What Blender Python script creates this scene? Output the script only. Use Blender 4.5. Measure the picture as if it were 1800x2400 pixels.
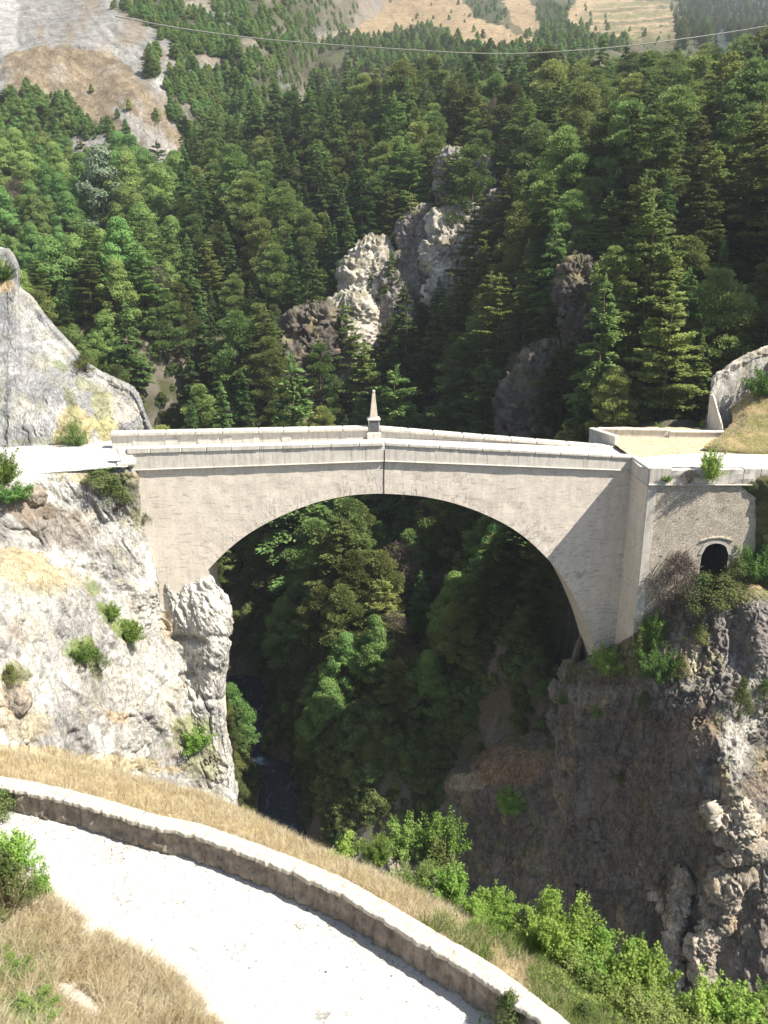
import bpy, bmesh, math, random
import numpy as np
from mathutils import Vector, Matrix
from mathutils.bvhtree import BVHTree
random.seed(7)
RNG = np.random.default_rng(11)
for o in list(bpy.data.objects): bpy.data.objects.remove(o)
S = bpy.context.scene
COL = S.collection
# ------------------------------------------------------------------ camera, sky, sun, exposure
PITCH = math.radians(18.0); FPX = 1950.0; CAM = np.array([0.0, -84.0, 21.0])
cd = bpy.data.cameras.new('camera'); cam = bpy.data.objects.new('camera', cd); COL.objects.link(cam)
cam.location = CAM; cam.rotation_euler = (math.radians(90) - PITCH, 0, 0)
cd.sensor_fit = 'VERTICAL'; cd.sensor_height = 36.0; cd.lens = FPX / 2400 * 36.0
cd.clip_start = 0.1; cd.clip_end = 6000
cd.dof.use_dof = True; cd.dof.focus_distance = 85; cd.dof.aperture_fstop = 1.1
S.camera = cam
SUN_EL = math.radians(52); SH = np.array([0.938, -0.347])
W = bpy.data.worlds.new('World'); S.world = W; W.use_nodes = True
nt = W.node_tree; bg = nt.nodes['Background']
sky = nt.nodes.new('ShaderNodeTexSky'); sky.sky_type = 'NISHITA'; sky.sun_disc = False
sky.sun_elevation = SUN_EL; sky.sun_rotation = math.atan2(SH[0], SH[1])
nt.links.new(sky.outputs[0], bg.inputs[0]); bg.inputs[1].default_value = 0.066
sd = bpy.data.lights.new('sun', 'SUN'); sun = bpy.data.objects.new('sun', sd); COL.objects.link(sun)
sd.energy = 5.0; sd.angle = math.radians(0.5); sd.color = (1.0, 0.95, 0.86)
sun.rotation_euler = Vector((SH[0]*math.cos(SUN_EL), SH[1]*math.cos(SUN_EL), math.sin(SUN_EL))).to_track_quat('Z', 'Y').to_euler()
sun.location = (60, -60, 90)
S.view_settings.view_transform = 'Standard'; S.view_settings.look = 'None'
S.view_settings.gamma = 1.0; S.view_settings.use_curve_mapping = False
S.view_settings.exposure = 1.15
S.render.engine = 'CYCLES'
S.cycles.max_bounces = 5; S.cycles.diffuse_bounces = 3; S.cycles.glossy_bounces = 2; S.cycles.transmission_bounces = 3
S.cycles.caustics_reflective = False; S.cycles.caustics_refractive = False

# ------------------------------------------------------------------ measuring helpers (surveyed view -> metres)
CP, SP = math.cos(PITCH), math.sin(PITCH)
def P(px, py, dy):
    """world point seen at photo position (px,py) lying dy metres in front of the viewpoint (horizontal distance)"""
    px, py, dy = np.broadcast_arrays(np.asarray(px, float), np.asarray(py, float), np.asarray(dy, float))
    u = (px - 900)/FPX; v = (1200 - py)/FPX
    y = CP + SP*v; z = -SP + CP*v; t = dy/y
    return np.stack([CAM[0]+u*t, CAM[1]+dy, CAM[2]+z*t], -1)
def PZ(px, py, z):
    px, py = np.asarray(px, float), np.asarray(py, float)
    v = (1200-py)/FPX; r = (-SP+CP*v)/(CP+SP*v)
    return P(px, py, (z-CAM[2])/r)
def proj(Q):
    d = np.asarray(Q) - CAM
    f = d[..., 1]*CP - d[..., 2]*SP; up = d[..., 1]*SP + d[..., 2]*CP
    return 900 + FPX*d[..., 0]/f, 1200 - FPX*up/f, f
# ------------------------------------------------------------------ numpy noise
PERM = np.random.default_rng(3).permutation(256); PERM = np.concatenate([PERM, PERM, PERM])
GR = np.random.default_rng(4).normal(size=(256, 3)); GR /= np.linalg.norm(GR, axis=1)[:, None]
def perlin(Q):
    Q = np.asarray(Q, float); i = np.floor(Q).astype(int); f = Q - i; i &= 255
    w = f*f*f*(f*(f*6-15)+10); r = 0
    for dx in (0, 1):
        for dy in (0, 1):
            for dz in (0, 1):
                h = PERM[PERM[PERM[(i[:, 0]+dx) & 255]+((i[:, 1]+dy) & 255)]+((i[:, 2]+dz) & 255)]
                g = (GR[h]*(f-np.array([dx, dy, dz]))).sum(1)
                r = r + g*np.where(dx, w[:, 0], 1-w[:, 0])*np.where(dy, w[:, 1], 1-w[:, 1])*np.where(dz, w[:, 2], 1-w[:, 2])
    return r*1.5
def fbm(Q, n=4, lac=2.1, gain=.5):
    a, r, q = 1., 0., np.asarray(Q, float)
    for k in range(n):
        r = r + a*perlin(q+k*17.3); q = q*lac; a *= gain
    return r
def ridged(Q, n=4):
    a, r, q = 1., 0., np.asarray(Q, float)
    for k in range(n):
        r = r + a*(1-2*np.abs(perlin(q+k*9.1))); q = q*2.1; a *= .5
    return r/1.8
def worley(Q):
    Q = np.asarray(Q, float); i = np.floor(Q).astype(int)
    f1 = np.full(len(Q), 9.); f2 = np.full(len(Q), 9.); cid = np.zeros(len(Q))
    for dx in (-1, 0, 1):
        for dy in (-1, 0, 1):
            for dz in (-1, 0, 1):
                c = i + np.array([dx, dy, dz])
                h = PERM[PERM[PERM[c[:, 0] & 255]+(c[:, 1] & 255)]+(c[:, 2] & 255)]
                h2 = PERM[h+37]; h3 = PERM[h+91]
                d = np.linalg.norm(c + np.stack([h, h2, h3], 1)/256. - Q, axis=1)
                m = d < f1
                f2 = np.where(m, f1, np.minimum(f2, d)); cid = np.where(m, PERM[h+11]/255., cid); f1 = np.where(m, d, f1)
    return f1, f2, cid
def sstep(a, b, x):
    t = np.clip((x-a)/(b-a), 0, 1); return t*t*(3-2*t)
# ------------------------------------------------------------------ object helpers
def tag(o, label=None, cat=None, group=None, kind=None):
    if label: o['label'] = label
    if cat: o['category'] = cat
    if group: o['group'] = group
    if kind: o['kind'] = kind
    return o
def link(o, parent=None):
    COL.objects.link(o)
    if parent is not None: o.parent = parent
    return o
def empty(name, loc=(0, 0, 0), rz=0, label=None, cat=None, group=None):
    o = bpy.data.objects.new(name, None); o.location = [float(c) for c in loc]; o.rotation_euler = (0, 0, rz); o.empty_display_size = .3
    link(o); tag(o, label, cat, group); return o
def npmesh(name, V, F, mat=None, smooth=False, col=None, uv=None):
    V = np.asarray(V, np.float32); F = np.asarray(F, np.int32)
    me = bpy.data.meshes.new(name); k = F.shape[1]
    me.vertices.add(len(V)); me.vertices.foreach_set('co', V.ravel())
    me.loops.add(F.size); me.loops.foreach_set('vertex_index', F.ravel())
    me.polygons.add(len(F)); me.polygons.foreach_set('loop_start', np.arange(0, F.size, k, dtype=np.int32))
    if smooth: me.polygons.foreach_set('use_smooth', np.ones(len(F), bool))
    me.update(calc_edges=True)
    if col is not None:
        a = me.color_attributes.new('alb', 'FLOAT_COLOR', 'POINT')
        c = np.ones((len(V), 4), np.float32); c[:, :3] = col; a.data.foreach_set('color', c.ravel())
    if uv is not None:
        a = me.attributes.new('st', 'FLOAT_VECTOR', 'POINT'); c = np.zeros((len(V), 3), np.float32); c[:, :2] = uv
        a.data.foreach_set('vector', c.ravel())
    if mat: me.materials.append(mat)
    return me
def mobj(name, me, parent=None, loc=None):
    o = bpy.data.objects.new(name, me)
    if loc is not None: o.location = [float(c) for c in loc]
    return link(o, parent)
def bm_obj(name, bm, mat, parent=None, smooth=False):
    me = bpy.data.meshes.new(name); bmesh.ops.recalc_face_normals(bm, faces=bm.faces); bm.to_mesh(me); bm.free()
    me.materials.append(mat)
    if smooth: me.polygons.foreach_set('use_smooth', [True]*len(me.polygons))
    return mobj(name, me, parent)
def hexa(bm, c):
    """c: 8 corners, bottom 4 (ccw) then top 4"""
    v = [bm.verts.new([float(x) for x in p]) for p in c]
    for f in ((0, 3, 2, 1), (4, 5, 6, 7), (0, 1, 5, 4), (1, 2, 6, 5), (2, 3, 7, 6), (3, 0, 4, 7)): bm.faces.new([v[i] for i in f])
    return v
def bevel(bm, w, seg=1):
    bmesh.ops.bevel(bm, geom=list(bm.edges), offset=w, segments=seg, affect='EDGES', profile=.6)
def rough(bm, amp, scale=1.5, cuts=0):
    if cuts: bmesh.ops.subdivide_edges(bm, edges=list(bm.edges), cuts=cuts, use_grid_fill=True)
    vs = list(bm.verts)
    if not vs: return
    Q = np.array([v.co[:] for v in vs]); d = np.stack([fbm(Q*scale+k*31, 2) for k in range(3)], 1)*amp
    for v, dd in zip(vs, d): v.co = v.co + Vector(dd)
# ------------------------------------------------------------------ materials
def new_mat(name):
    m = bpy.data.materials.new(name); m.use_nodes = True; n = m.node_tree; b = n.nodes['Principled BSDF']
    b.inputs['Specular IOR Level'].default_value = .15; b.inputs['Roughness'].default_value = .9
    return m, n, b
def N(n, t, **kw):
    x = n.nodes.new(t)
    for k, v in kw.items():
        if k in x.inputs: x.inputs[k].default_value = v
        else: setattr(x, k, v)
    return x
def ramp(n, src, stops):
    r = n.nodes.new('ShaderNodeValToRGB'); e = r.color_ramp.elements
    while len(e) < len(stops): e.new(.5)
    for i, (p, c) in enumerate(stops):
        e[i].position = p; e[i].color = (c, c, c, 1) if not hasattr(c, '__len__') else (*c, 1)
    n.links.new(src, r.inputs[0]); return r.outputs[0]
def noise(n, co, scale, detail=5, rough=.6, dist=0):
    x = N(n, 'ShaderNodeTexNoise'); x.inputs['Scale'].default_value = scale; x.inputs['Detail'].default_value = detail
    x.inputs['Roughness'].default_value = rough; x.inputs['Distortion'].default_value = dist
    n.links.new(co, x.inputs['Vector']); return x.outputs[0]
def mixc(n, fac, a, b, mode='MIX'):
    x = n.nodes.new('ShaderNodeMix'); x.data_type = 'RGBA'; x.blend_type = mode
    for s, v in ((0, fac), (6, a), (7, b)):
        if hasattr(v, 'is_linked') or hasattr(v, 'links'): n.links.new(v, x.inputs[s])
        else: x.inputs[s].default_value = v if not hasattr(v, '__len__') else (*v, 1)
    return x.outputs[2]
def bump(n, b, h, dist, strength=1.0):
    x = n.nodes.new('ShaderNodeBump'); x.inputs['Distance'].default_value = dist; x.inputs['Strength'].default_value = strength
    n.links.new(h, x.inputs['Height']); n.links.new(x.outputs[0], b.inputs['Normal'])
def objco(n): return N(n, 'ShaderNodeTexCoord').outputs['Object']
def geoco(n): return N(n, 'ShaderNodeNewGeometry').outputs['Position']
def attr(n, name='alb'):
    a = N(n, 'ShaderNodeAttribute'); a.attribute_name = name; return a.outputs['Color']
def rock_mat(name, fine=4.0, bumpd=.12, crack=.9):
    m, n, b = new_mat(name); co = geoco(n); base = attr(n)
    n1 = noise(n, co, .35*fine, 6, .65, .5); n2 = noise(n, co, 1.6*fine, 6, .7)
    c = mixc(n, 1.0, base, ramp(n, n1, [(.3, .62), (.5, .95), (.7, 1.25)]), 'MULTIPLY')
    c = mixc(n, 1.0, c, ramp(n, n2, [(.25, .75), (.45, .98), (.75, 1.12)]), 'MULTIPLY')
    mp = N(n, 'ShaderNodeMapping'); mp.inputs['Rotation'].default_value = (0, math.radians(24), 0); mp.inputs['Scale'].default_value = (1.5, 1.2, .5); n.links.new(co, mp.inputs['Vector'])
    n3 = noise(n, mp.outputs[0], .22*fine, 5, .6, 1.2); n4 = noise(n, co, .9*fine, 3, .5, .4); n5 = noise(n, co, 3.2*fine, 3, .6)
    ck = ramp(n, n3, [(.455, 1), (.485, .35), (.50, .3), (.515, 1)]); ck2 = ramp(n, n4, [(.48, 1), (.495, .5), (.51, 1)]); pit = ramp(n, n5, [(.30, .45), (.38, 1)])
    lines = mixc(n, 1.0, ck, mixc(n, 1.0, ck2, pit, 'MULTIPLY'), 'MULTIPLY')
    c = mixc(n, crack, c, mixc(n, 1.0, c, lines, 'MULTIPLY'))
    n.links.new(c, b.inputs['Base Color'])
    h = mixc(n, .4, n2, n1); h = mixc(n, 1.0, h, mixc(n, .6, (1, 1, 1), lines), 'MULTIPLY')
    bump(n, b, h, bumpd, 1.0); return m
M_ROCK = rock_mat('limestone_rock', 2.6, .11, .6)
M_SHADE = rock_mat('dark_gorge_rock', 2.4, .2, .7)
M_FARROCK = rock_mat('far_rock', .45, 1.0, .25)
M_EARTH = rock_mat('dry_earth', 6.0, .04, .0)
def stone_mat(name, c0, c1, scale=2.0, stain=(.28, .25, .2), bd=.02, streak=0.5, pits=True, lines=None):
    m, n, b = new_mat(name); co = geoco(n)
    n1 = noise(n, co, scale, 6, .65); n2 = noise(n, co, scale*7, 4, .7)
    c = mixc(n, ramp(n, n1, [(.40, 0), (.60, 1)]), c0, c1)
    mp = N(n, 'ShaderNodeMapping'); mp.inputs['Scale'].default_value = (2.2, 2.2, .22); n.links.new(co, mp.inputs['Vector'])
    s = noise(n, mp.outputs[0], scale*.9, 4, .7)
    c = mixc(n, mixc(n, 1.0, ramp(n, s, [(.47, 0), (.66, streak)]), (1, 1, 1), 'MULTIPLY'), c, stain)
    c = mixc(n, 1.0, c, ramp(n, n2, [(.25, .78), (.5, 1), (.8, 1.12)]), 'MULTIPLY')
    if lines:
        st = attr(n, 'st'); mp2 = N(n, 'ShaderNodeMapping'); mp2.inputs['Scale'].default_value = (lines*.55, .10, 1); n.links.new(st, mp2.inputs['Vector'])
        rn = noise(n, mp2.outputs[0], 3.4, 2, .5, .2); msk = ramp(n, rn, [(.52, 0), (.56, .9), (.61, 0)])
        nz = noise(n, co, .45, 3); msk2 = mixc(n, 1.0, msk, ramp(n, nz, [(.38, .15), (.6, 1)]), 'MULTIPLY')
        sx = N(n, 'ShaderNodeSeparateXYZ'); n.links.new(st, sx.inputs[0]); dv = N(n, 'ShaderNodeMath'); dv.operation = 'DIVIDE'; n.links.new(sx.outputs[1], dv.inputs[0]); dv.inputs[1].default_value = 6.0
        msk2 = mixc(n, 1.0, msk2, ramp(n, dv.outputs[0], [(.15, .75), (.75, .06)]), 'MULTIPLY')
        c = mixc(n, msk2, c, (.20, .175, .165)); mp3 = N(n, 'ShaderNodeMapping'); mp3.inputs['Scale'].default_value = (.5, .5, 3.2); n.links.new(co, mp3.inputs['Vector']); dn = noise(n, mp3.outputs[0], 1.5, 5, .65, .3); c = mixc(n, ramp(n, dn, [(.57, 0), (.64, .55)]), c, (.38, .33, .29))
    n.links.new(c, b.inputs['Base Color']); bump(n, b, mixc(n, .5, n1, n2), bd); return m
M_PAR = stone_mat('parapet_stone', (.74, .68, .59), (.65, .59, .51), 1.3, (.30, .27, .24), .03, .45)
M_COP = stone_mat('coping_stone', (.72, .67, .58), (.62, .57, .49), 1.6, (.26, .23, .2), .03, .4)
M_FACE = stone_mat('rendered_masonry', (.83, .735, .615), (.74, .65, .54), .8, (.48, .43, .38), .05, .3, lines=1.0)
M_OB = stone_mat('obelisk_stone', (.66, .57, .46), (.58, .5, .40), 3, (.3, .24, .18), .02, .3)
M_PLAQ = stone_mat('slate_plaque', (.10, .10, .105), (.13, .125, .13), 3, (.08, .08, .08), .01, .2)
M_WALLTOP = stone_mat('wall_top', (.64, .59, .51), (.50, .45, .38), 5, (.2, .17, .13), .05, .5)
M_WALLF = stone_mat('roadside_wall_face', (.37, .315, .26), (.25, .21, .175), 2.6, (.09, .075, .06), .10, .6)
def rubble_mat():
    m, n, b = new_mat('rubble_masonry'); co = geoco(n)
    mp = N(n, 'ShaderNodeMapping'); mp.inputs['Scale'].default_value = (1, 1, 1.5); n.links.new(co, mp.inputs['Vector'])
    v = N(n, 'ShaderNodeTexVoronoi'); v.feature = 'DISTANCE_TO_EDGE'; v.inputs['Scale'].default_value = 3.6; n.links.new(mp.outputs[0], v.inputs['Vector'])
    vc = N(n, 'ShaderNodeTexVoronoi'); vc.inputs['Scale'].default_value = 3.6; n.links.new(mp.outputs[0], vc.inputs['Vector'])
    hs = N(n, 'ShaderNodeSeparateColor'); n.links.new(vc.outputs['Color'], hs.inputs[0])
    c = mixc(n, hs.outputs[0], (.76, .66, .53), (.60, .52, .41)); nz = noise(n, co, 1.2, 5, .6)
    c = mixc(n, 1.0, c, ramp(n, nz, [(.3, .75), (.7, 1.15)]), 'MULTIPLY')
    e = ramp(n, v.outputs[0], [(0, 0), (.07, 1)]); msk = mixc(n, ramp(n, noise(n, co, .6, 4), [(.4, .35), (.65, 1)]), (1, 1, 1), e)
    c = mixc(n, 1.0, c, mixc(n, .85, (1, 1, 1), msk), 'MULTIPLY')
    n.links.new(c, b.inputs['Base Color']); bump(n, b, e, .06); return m
M_RUB = rubble_mat()
def road_mat(name, c0, c1, spots=True):
    m, n, b = new_mat(name); co = geoco(n); n1 = noise(n, co, .5, 6, .6); n2 = noise(n, co, 14, 4, .7)
    c = mixc(n, ramp(n, n1, [(.35, 0), (.65, 1)]), c0, c1); c = mixc(n, 1.0, c, ramp(n, n2, [(.3, .85), (.6, 1.05)]), 'MULTIPLY')
    if spots:
        s = noise(n, co, 7.5, 3, .55, .6); c = mixc(n, ramp(n, s, [(.66, 0), (.70, .75)]), c, (.13, .12, .10)); mw = N(n, 'ShaderNodeMapping'); mw.inputs['Rotation'].default_value = (0, 0, .6); mw.inputs['Scale'].default_value = (.35, 1.6, 1); n.links.new(co, mw.inputs['Vector']); w1 = noise(n, mw.outputs[0], .8, 5, .6, .4); c = mixc(n, 1.0, c, ramp(n, w1, [(.32, .82), (.5, 1), (.7, 1.05)]), 'MULTIPLY'); ck = noise(n, co, .9, 4, .55, 1.0); c = mixc(n, 1.0, c, ramp(n, ck, [(.494, 1), (.5, .45), (.506, 1)]), 'MULTIPLY')
    n.links.new(c, b.inputs['Base Color']); bump(n, b, n2, .012); return m
M_ROAD = road_mat('pale_gravel_road', (.52, .50, .46), (.46, .44, .40))
M_DECK = road_mat('sandy_ground', (.58, .50, .37), (.46, .38, .26))
def leaf_mat(name, c0, c1, vary=.35, trans=.25, hue=.02, clump=.5):
    m, n, b = new_mat(name); n.nodes.remove(b); co = N(n, 'ShaderNodeTexCoord').outputs['Object']
    oi = N(n, 'ShaderNodeObjectInfo'); nz = noise(n, co, clump, 3, .6)
    c = mixc(n, ramp(n, nz, [(.35, 0), (.65, 1)]), c0, c1)
    hs = N(n, 'ShaderNodeHueSaturation'); n.links.new(c, hs.inputs['Color'])
    mr = N(n, 'ShaderNodeMapRange'); n.links.new(oi.outputs['Random'], mr.inputs[0]); mr.inputs[3].default_value = 1-vary; mr.inputs[4].default_value = 1+vary; n.links.new(mr.outputs[0], hs.inputs['Value'])
    m2 = N(n, 'ShaderNodeMath'); m2.operation = 'MULTIPLY'; n.links.new(oi.outputs['Random'], m2.inputs[0]); m2.inputs[1].default_value = 7.31
    m3 = N(n, 'ShaderNodeMath'); m3.operation = 'FRACT'; n.links.new(m2.outputs[0], m3.inputs[0])
    mh = N(n, 'ShaderNodeMapRange'); n.links.new(m3.outputs[0], mh.inputs[0]); mh.inputs[3].default_value = .5-hue; mh.inputs[4].default_value = .5+hue; n.links.new(mh.outputs[0], hs.inputs['Hue'])
    d = N(n, 'ShaderNodeBsdfDiffuse'); t = N(n, 'ShaderNodeBsdfTranslucent'); x = N(n, 'ShaderNodeMixShader'); x.inputs[0].default_value = trans
    n.links.new(hs.outputs[0], d.inputs[0]); n.links.new(hs.outputs[0], t.inputs[0]); n.links.new(d.outputs[0], x.inputs[1]); n.links.new(t.outputs[0], x.inputs[2])
    n.links.new(x.outputs[0], n.nodes['Material Output'].inputs[0]); return m
M_PINE = leaf_mat('pine_needles', (.165, .22, .066), (.255, .315, .105), .5, .33, .03)
M_SPRUCE = leaf_mat('spruce_needles', (.125, .205, .066), (.20, .285, .098), .45, .33, .025)
M_BROAD = leaf_mat('broadleaf_foliage', (.17, .27, .075), (.25, .36, .115), .28, .34, .03)
M_UND = leaf_mat('undergrowth_leaves', (.085, .125, .04), (.14, .17, .06), .4, .2, .03)
M_WHITE = leaf_mat('silvery_foliage', (.20, .28, .16), (.33, .40, .27), .1, .25, .01)
M_DEAD = leaf_mat('bare_twigs', (.12, .095, .08), (.19, .15, .12), .25, .05, .02)
M_BUSH = leaf_mat('bush_leaves', (.19, .32, .06), (.30, .42, .11), .35, .42, .02, 1.6)
M_BUSH4 = leaf_mat('green_bush_leaves', (.11, .20, .045), (.20, .30, .085), .3, .35, .02, 1.6)
M_BUSH3 = leaf_mat('fresh_herb_leaves', (.18, .27, .07), (.28, .36, .13), .2, .38, .03, 1.6)
M_BUSH2 = leaf_mat('dull_bush_leaves', (.10, .13, .04), (.16, .18, .07), .2, .25, .03, 1.6)
M_SHRUBGREY = leaf_mat('grey_thicket', (.15, .13, .10), (.24, .21, .17), .2, .1, .02, 1.6)
M_GRASSD = leaf_mat('dry_grass', (.56, .465, .29), (.66, .58, .41), .0, .3, .0, 1.2)
M_GRASSG = leaf_mat('green_grass', (.12, .20, .04), (.22, .28, .08), .0, .3, .0, 1.2)
def bark_mat():
    m, n, b = new_mat('bark'); c = mixc(n, noise(n, objco(n), 4, 4), (.10, .07, .05), (.19, .14, .10)); n.links.new(c, b.inputs['Base Color']); return m
M_BARK = bark_mat()
def water_mat():
    m, n, b = new_mat('river_water'); co = geoco(n); mp = N(n, 'ShaderNodeMapping'); mp.inputs['Scale'].default_value = (1.2, .45, 1); n.links.new(co, mp.inputs['Vector'])
    nz = noise(n, mp.outputs[0], .9, 6, .65, .6); c = mixc(n, ramp(n, nz, [(.58, 0), (.74, 1)]), (.016, .026, .045), (.22, .27, .34))
    n.links.new(c, b.inputs['Base Color']); b.inputs['Roughness'].default_value = .22; b.inputs['Specular IOR Level'].default_value = .5; bump(n, b, nz, .3); return m
M_WATER = water_mat()
mm, n_, b_ = new_mat('pale_cable'); b_.inputs['Base Color'].default_value = (.55, .5, .42, 1); M_CABLE = mm
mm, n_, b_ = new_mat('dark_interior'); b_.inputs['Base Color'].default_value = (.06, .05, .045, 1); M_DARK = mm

# ------------------------------------------------------------------ grid patches
def catmull(A, n):
    A = np.asarray(A, float); m = len(A); t = np.linspace(0, m-1, n); i = np.minimum(t.astype(int), m-2); f = (t-i).reshape((-1,)+(1,)*(A.ndim-1))
    g = lambda k: A[np.clip(i+k, 0, m-1)]
    p0, p1, p2, p3 = g(-1), g(0), g(1), g(2)
    p0 = np.where((i == 0).reshape(f.shape), 2*p1-p2, p0); p3 = np.where((i == m-2).reshape(f.shape), 2*p2-p1, p3)
    return .5*((2*p1)+(-p0+p2)*f+(2*p0-5*p1+4*p2-p3)*f*f+(-p0+3*p1-3*p2+p3)*f**3)
BVHS = []
def grid_normals(G):
    du = np.gradient(G, axis=1); dv = np.gradient(G, axis=0); nn = np.cross(du, dv); nn /= np.linalg.norm(nn, axis=2, keepdims=True)+1e-9
    return nn
def patch(name, rows, nv, nu, mat, disp, color, kind='structure', smooth=False, flip=False, block=True):
    C = np.array([[P(*c) for c in r] for r in rows]); PX = np.array([[c[:2] for c in r] for r in rows], float)
    ex = lambda A: np.swapaxes(catmull(np.swapaxes(catmull(A, nv), 0, 1), nu), 0, 1)
    G = ex(C); U = ex(PX); nn = grid_normals(G)
    tocam = CAM - G
    if (nn*tocam).sum() < 0: nn = -nn
    Q = G.reshape(-1, 3); d = disp(Q, U.reshape(-1, 2))
    Q = Q + nn.reshape(-1, 3)*(d[:, None] if d.ndim == 1 else d)
    G2 = Q.reshape(nv, nu, 3); n2 = grid_normals(G2); 
    if (n2*tocam).sum() < 0: n2 = -n2
    col = color(Q, U.reshape(-1, 2), n2.reshape(-1, 3), d)
    idx = np.arange(nv*nu).reshape(nv, nu); F = np.stack([idx[:-1, :-1], idx[:-1, 1:], idx[1:, 1:], idx[1:, :-1]], -1).reshape(-1, 4)
    n0 = np.cross(G2[0, 1]-G2[0, 0], G2[1, 0]-G2[0, 0])
    me = npmesh(name, Q, F, mat, smooth, col); o = mobj(name, me)
    if kind: tag(o, kind=kind)
    if block: BVHS.append(BVHTree.FromPolygons(G2[::3, ::3].reshape(-1, 3).tolist(), quads(G2[::3, ::3].shape)))
    return o, G2, U, n2
def quads(sh):
    idx = np.arange(sh[0]*sh[1]).reshape(sh[0], sh[1]); return np.stack([idx[:-1, :-1], idx[:-1, 1:], idx[1:, 1:], idx[1:, :-1]], -1).reshape(-1, 4).tolist()
def blob(U, cx, cy, rx, ry, w=None, ang=0):
    c, s = math.cos(math.radians(ang)), math.sin(math.radians(ang)); x, y = U[:, 0]-cx, U[:, 1]-cy
    x, y = (x*c+y*s)/rx, (-x*s+y*c)/ry; r = np.sqrt(x*x+y*y)
    if w is not None: r = r + w
    return 1-sstep(.75, 1.1, r)
def over(col, m, c): return col*(1-m[:, None]) + np.array(c)*m[:, None]
def inpoly(U, poly, w=0.0, wn=None):
    """soft mask of a polygon given in survey coordinates"""
    x, y = U[:, 0].copy(), U[:, 1].copy()
    if wn is not None: x = x + wn[0]; y = y + wn[1]
    ins = np.zeros(len(x), bool); p = np.array(poly, float); j = len(p)-1
    for i in range(len(p)):
        c = ((p[i, 1] > y) != (p[j, 1] > y)) & (x < (p[j, 0]-p[i, 0])*(y-p[i, 1])/(p[j, 1]-p[i, 1]+1e-9)+p[i, 0]); ins ^= c; j = i
    return ins.astype(float)
GREY = (.34, .325, .31); WHITE = (.52, .49, .445); OCHRE = (.45, .33, .19); MOSS = (.17, .18, .07); STRAW = (.50, .39, .20); BROWN = (.21, .165, .125); TAN = (.40, .31, .20)
def rock_disp(big=1.2, mid=.5, cell=2.6, small=.12, seed=0, strat=(1, 1, .45), slant=22):
    c_, s_ = math.cos(math.radians(slant)), math.sin(math.radians(slant))
    def f(Q, U):
        Qr = np.stack([Q[:, 0]*c_+Q[:, 2]*s_, Q[:, 1], -Q[:, 0]*s_+Q[:, 2]*c_], 1)
        q = Qr*np.array(strat)+seed; w = fbm(q*.35, 3)[:, None]*2.2*np.array([[1, .8, .6]])+.5*fbm(q*1.3, 2)[:, None]
        f1, f2, c = worley((q+w)/cell); g1, g2, cc = worley((Qr*np.array([1.2, 1, .8])+w*.8+5)/(cell*.33))
        soft = sstep(-.2, .3, fbm(q*.12+70, 2))
        return big*fbm(q*.09, 3) + mid*(c-.5)*1.3*sstep(0, .22, f2-f1) - mid*.7*(1-sstep(0, .07, f2-f1))*soft + mid*.3*(cc-.5)*sstep(0, .2, g2-g1) - mid*.18*(1-sstep(0, .08, g2-g1))*soft + mid*.45*ridged(q*.55+11, 4) + small*ridged(Qr*1.6, 4) + small*.8*fbm(Q*4.5, 3)
    return f
def rock_col(base=GREY, hi=WHITE, blobs=(), seed=0, dark=0.0, moss=.5, ochre=.35):
    def f(Q, U, n, d):
        a = fbm(Q*.16+seed, 4); b = fbm(Q*.5+seed+9, 4); c = fbm(Q*.3+seed+40, 4)
        m = sstep(-.25, .35, a+.4*b); col = np.array(base)*(1-m[:, None])+np.array(hi)*m[:, None]
        col = over(col, ochre*sstep(.22, .6, c+.3*b), OCHRE)
        col = over(col, moss*sstep(.35, .75, n[:, 2]+.5*b)*sstep(.0, .35, c+.2), MOSS)
        wob = .45*fbm(np.c_[U/38., np.zeros(len(U))]+seed, 4)
        for (cx, cy, rx, ry, ang, cc, st) in blobs: col = over(col, st*blob(U, cx, cy, rx, ry, wob, ang), cc)
        return np.clip(col, .02, .8)
    return f
# ================================================================== BRIDGE
PHI = math.radians(4.5); UX = np.array([math.cos(PHI), math.sin(PHI), 0]); WX = np.array([-math.sin(PHI), math.cos(PHI), 0])
BW = 7.0
def BP(s, w, z): return UX*s + WX*w + np.array([0, 0, z])
def B(px, py, w=0.0):
    d = P(px, py, 1.0) - CAM; o = CAM - WX*w; t = -(o@WX)/(d@WX); q = o + d*t
    return float(q@UX), float(q[2])
bridge = empty('stone_arch_bridge', BP(0, BW/2, -1), 0, 'long pale stone bridge with one great arch spanning the gorge', 'bridge')
def unp(o, par):  # keep world coordinates when parenting under a shifted empty
    o.matrix_parent_inverse = par.matrix_world.inverted() if par.parent is None else Matrix.Identity(4)
    return o
def place(o, par):
    o.parent = par; o.location = Vector(o.location) - Vector(par.location); return o
ARCH_PX = [(488, 1335), (524, 1298), (564, 1264), (605, 1237), (651, 1213), (705, 1190), (759, 1173), (830, 1160), (900, 1157), (976, 1162), (1035, 1172), (1085, 1186), (1140, 1207), (1193, 1234), (1232, 1261), (1264, 1290), (1296, 1324), (1324, 1362), (1348, 1404), (1367, 1446), (1382, 1484), (1394, 1522), (1404, 1560), (1411, 1600)]
arch = catmull(np.array([B(*p) for p in ARCH_PX]), 140)
arch[:, 0] = np.maximum.accumulate(arch[:, 0]); 
L0, C0, R0 = B(330, 1099), B(900, 1078.5), B(1478, 1101)
def line(a, b): return lambda s: a[1]+(b[1]-a[1])*(s-a[0])/(b[0]-a[0])
def prof(l, c, r):
    fl, fr = line(l, c), line(c, r)
    return lambda s: np.where(np.asarray(s) < c[0], fl(np.asarray(s)), fr(np.asarray(s)))
z_sp = prof(L0, C0, R0)                                       # top of the spandrel walls / underside of the parapet
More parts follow.
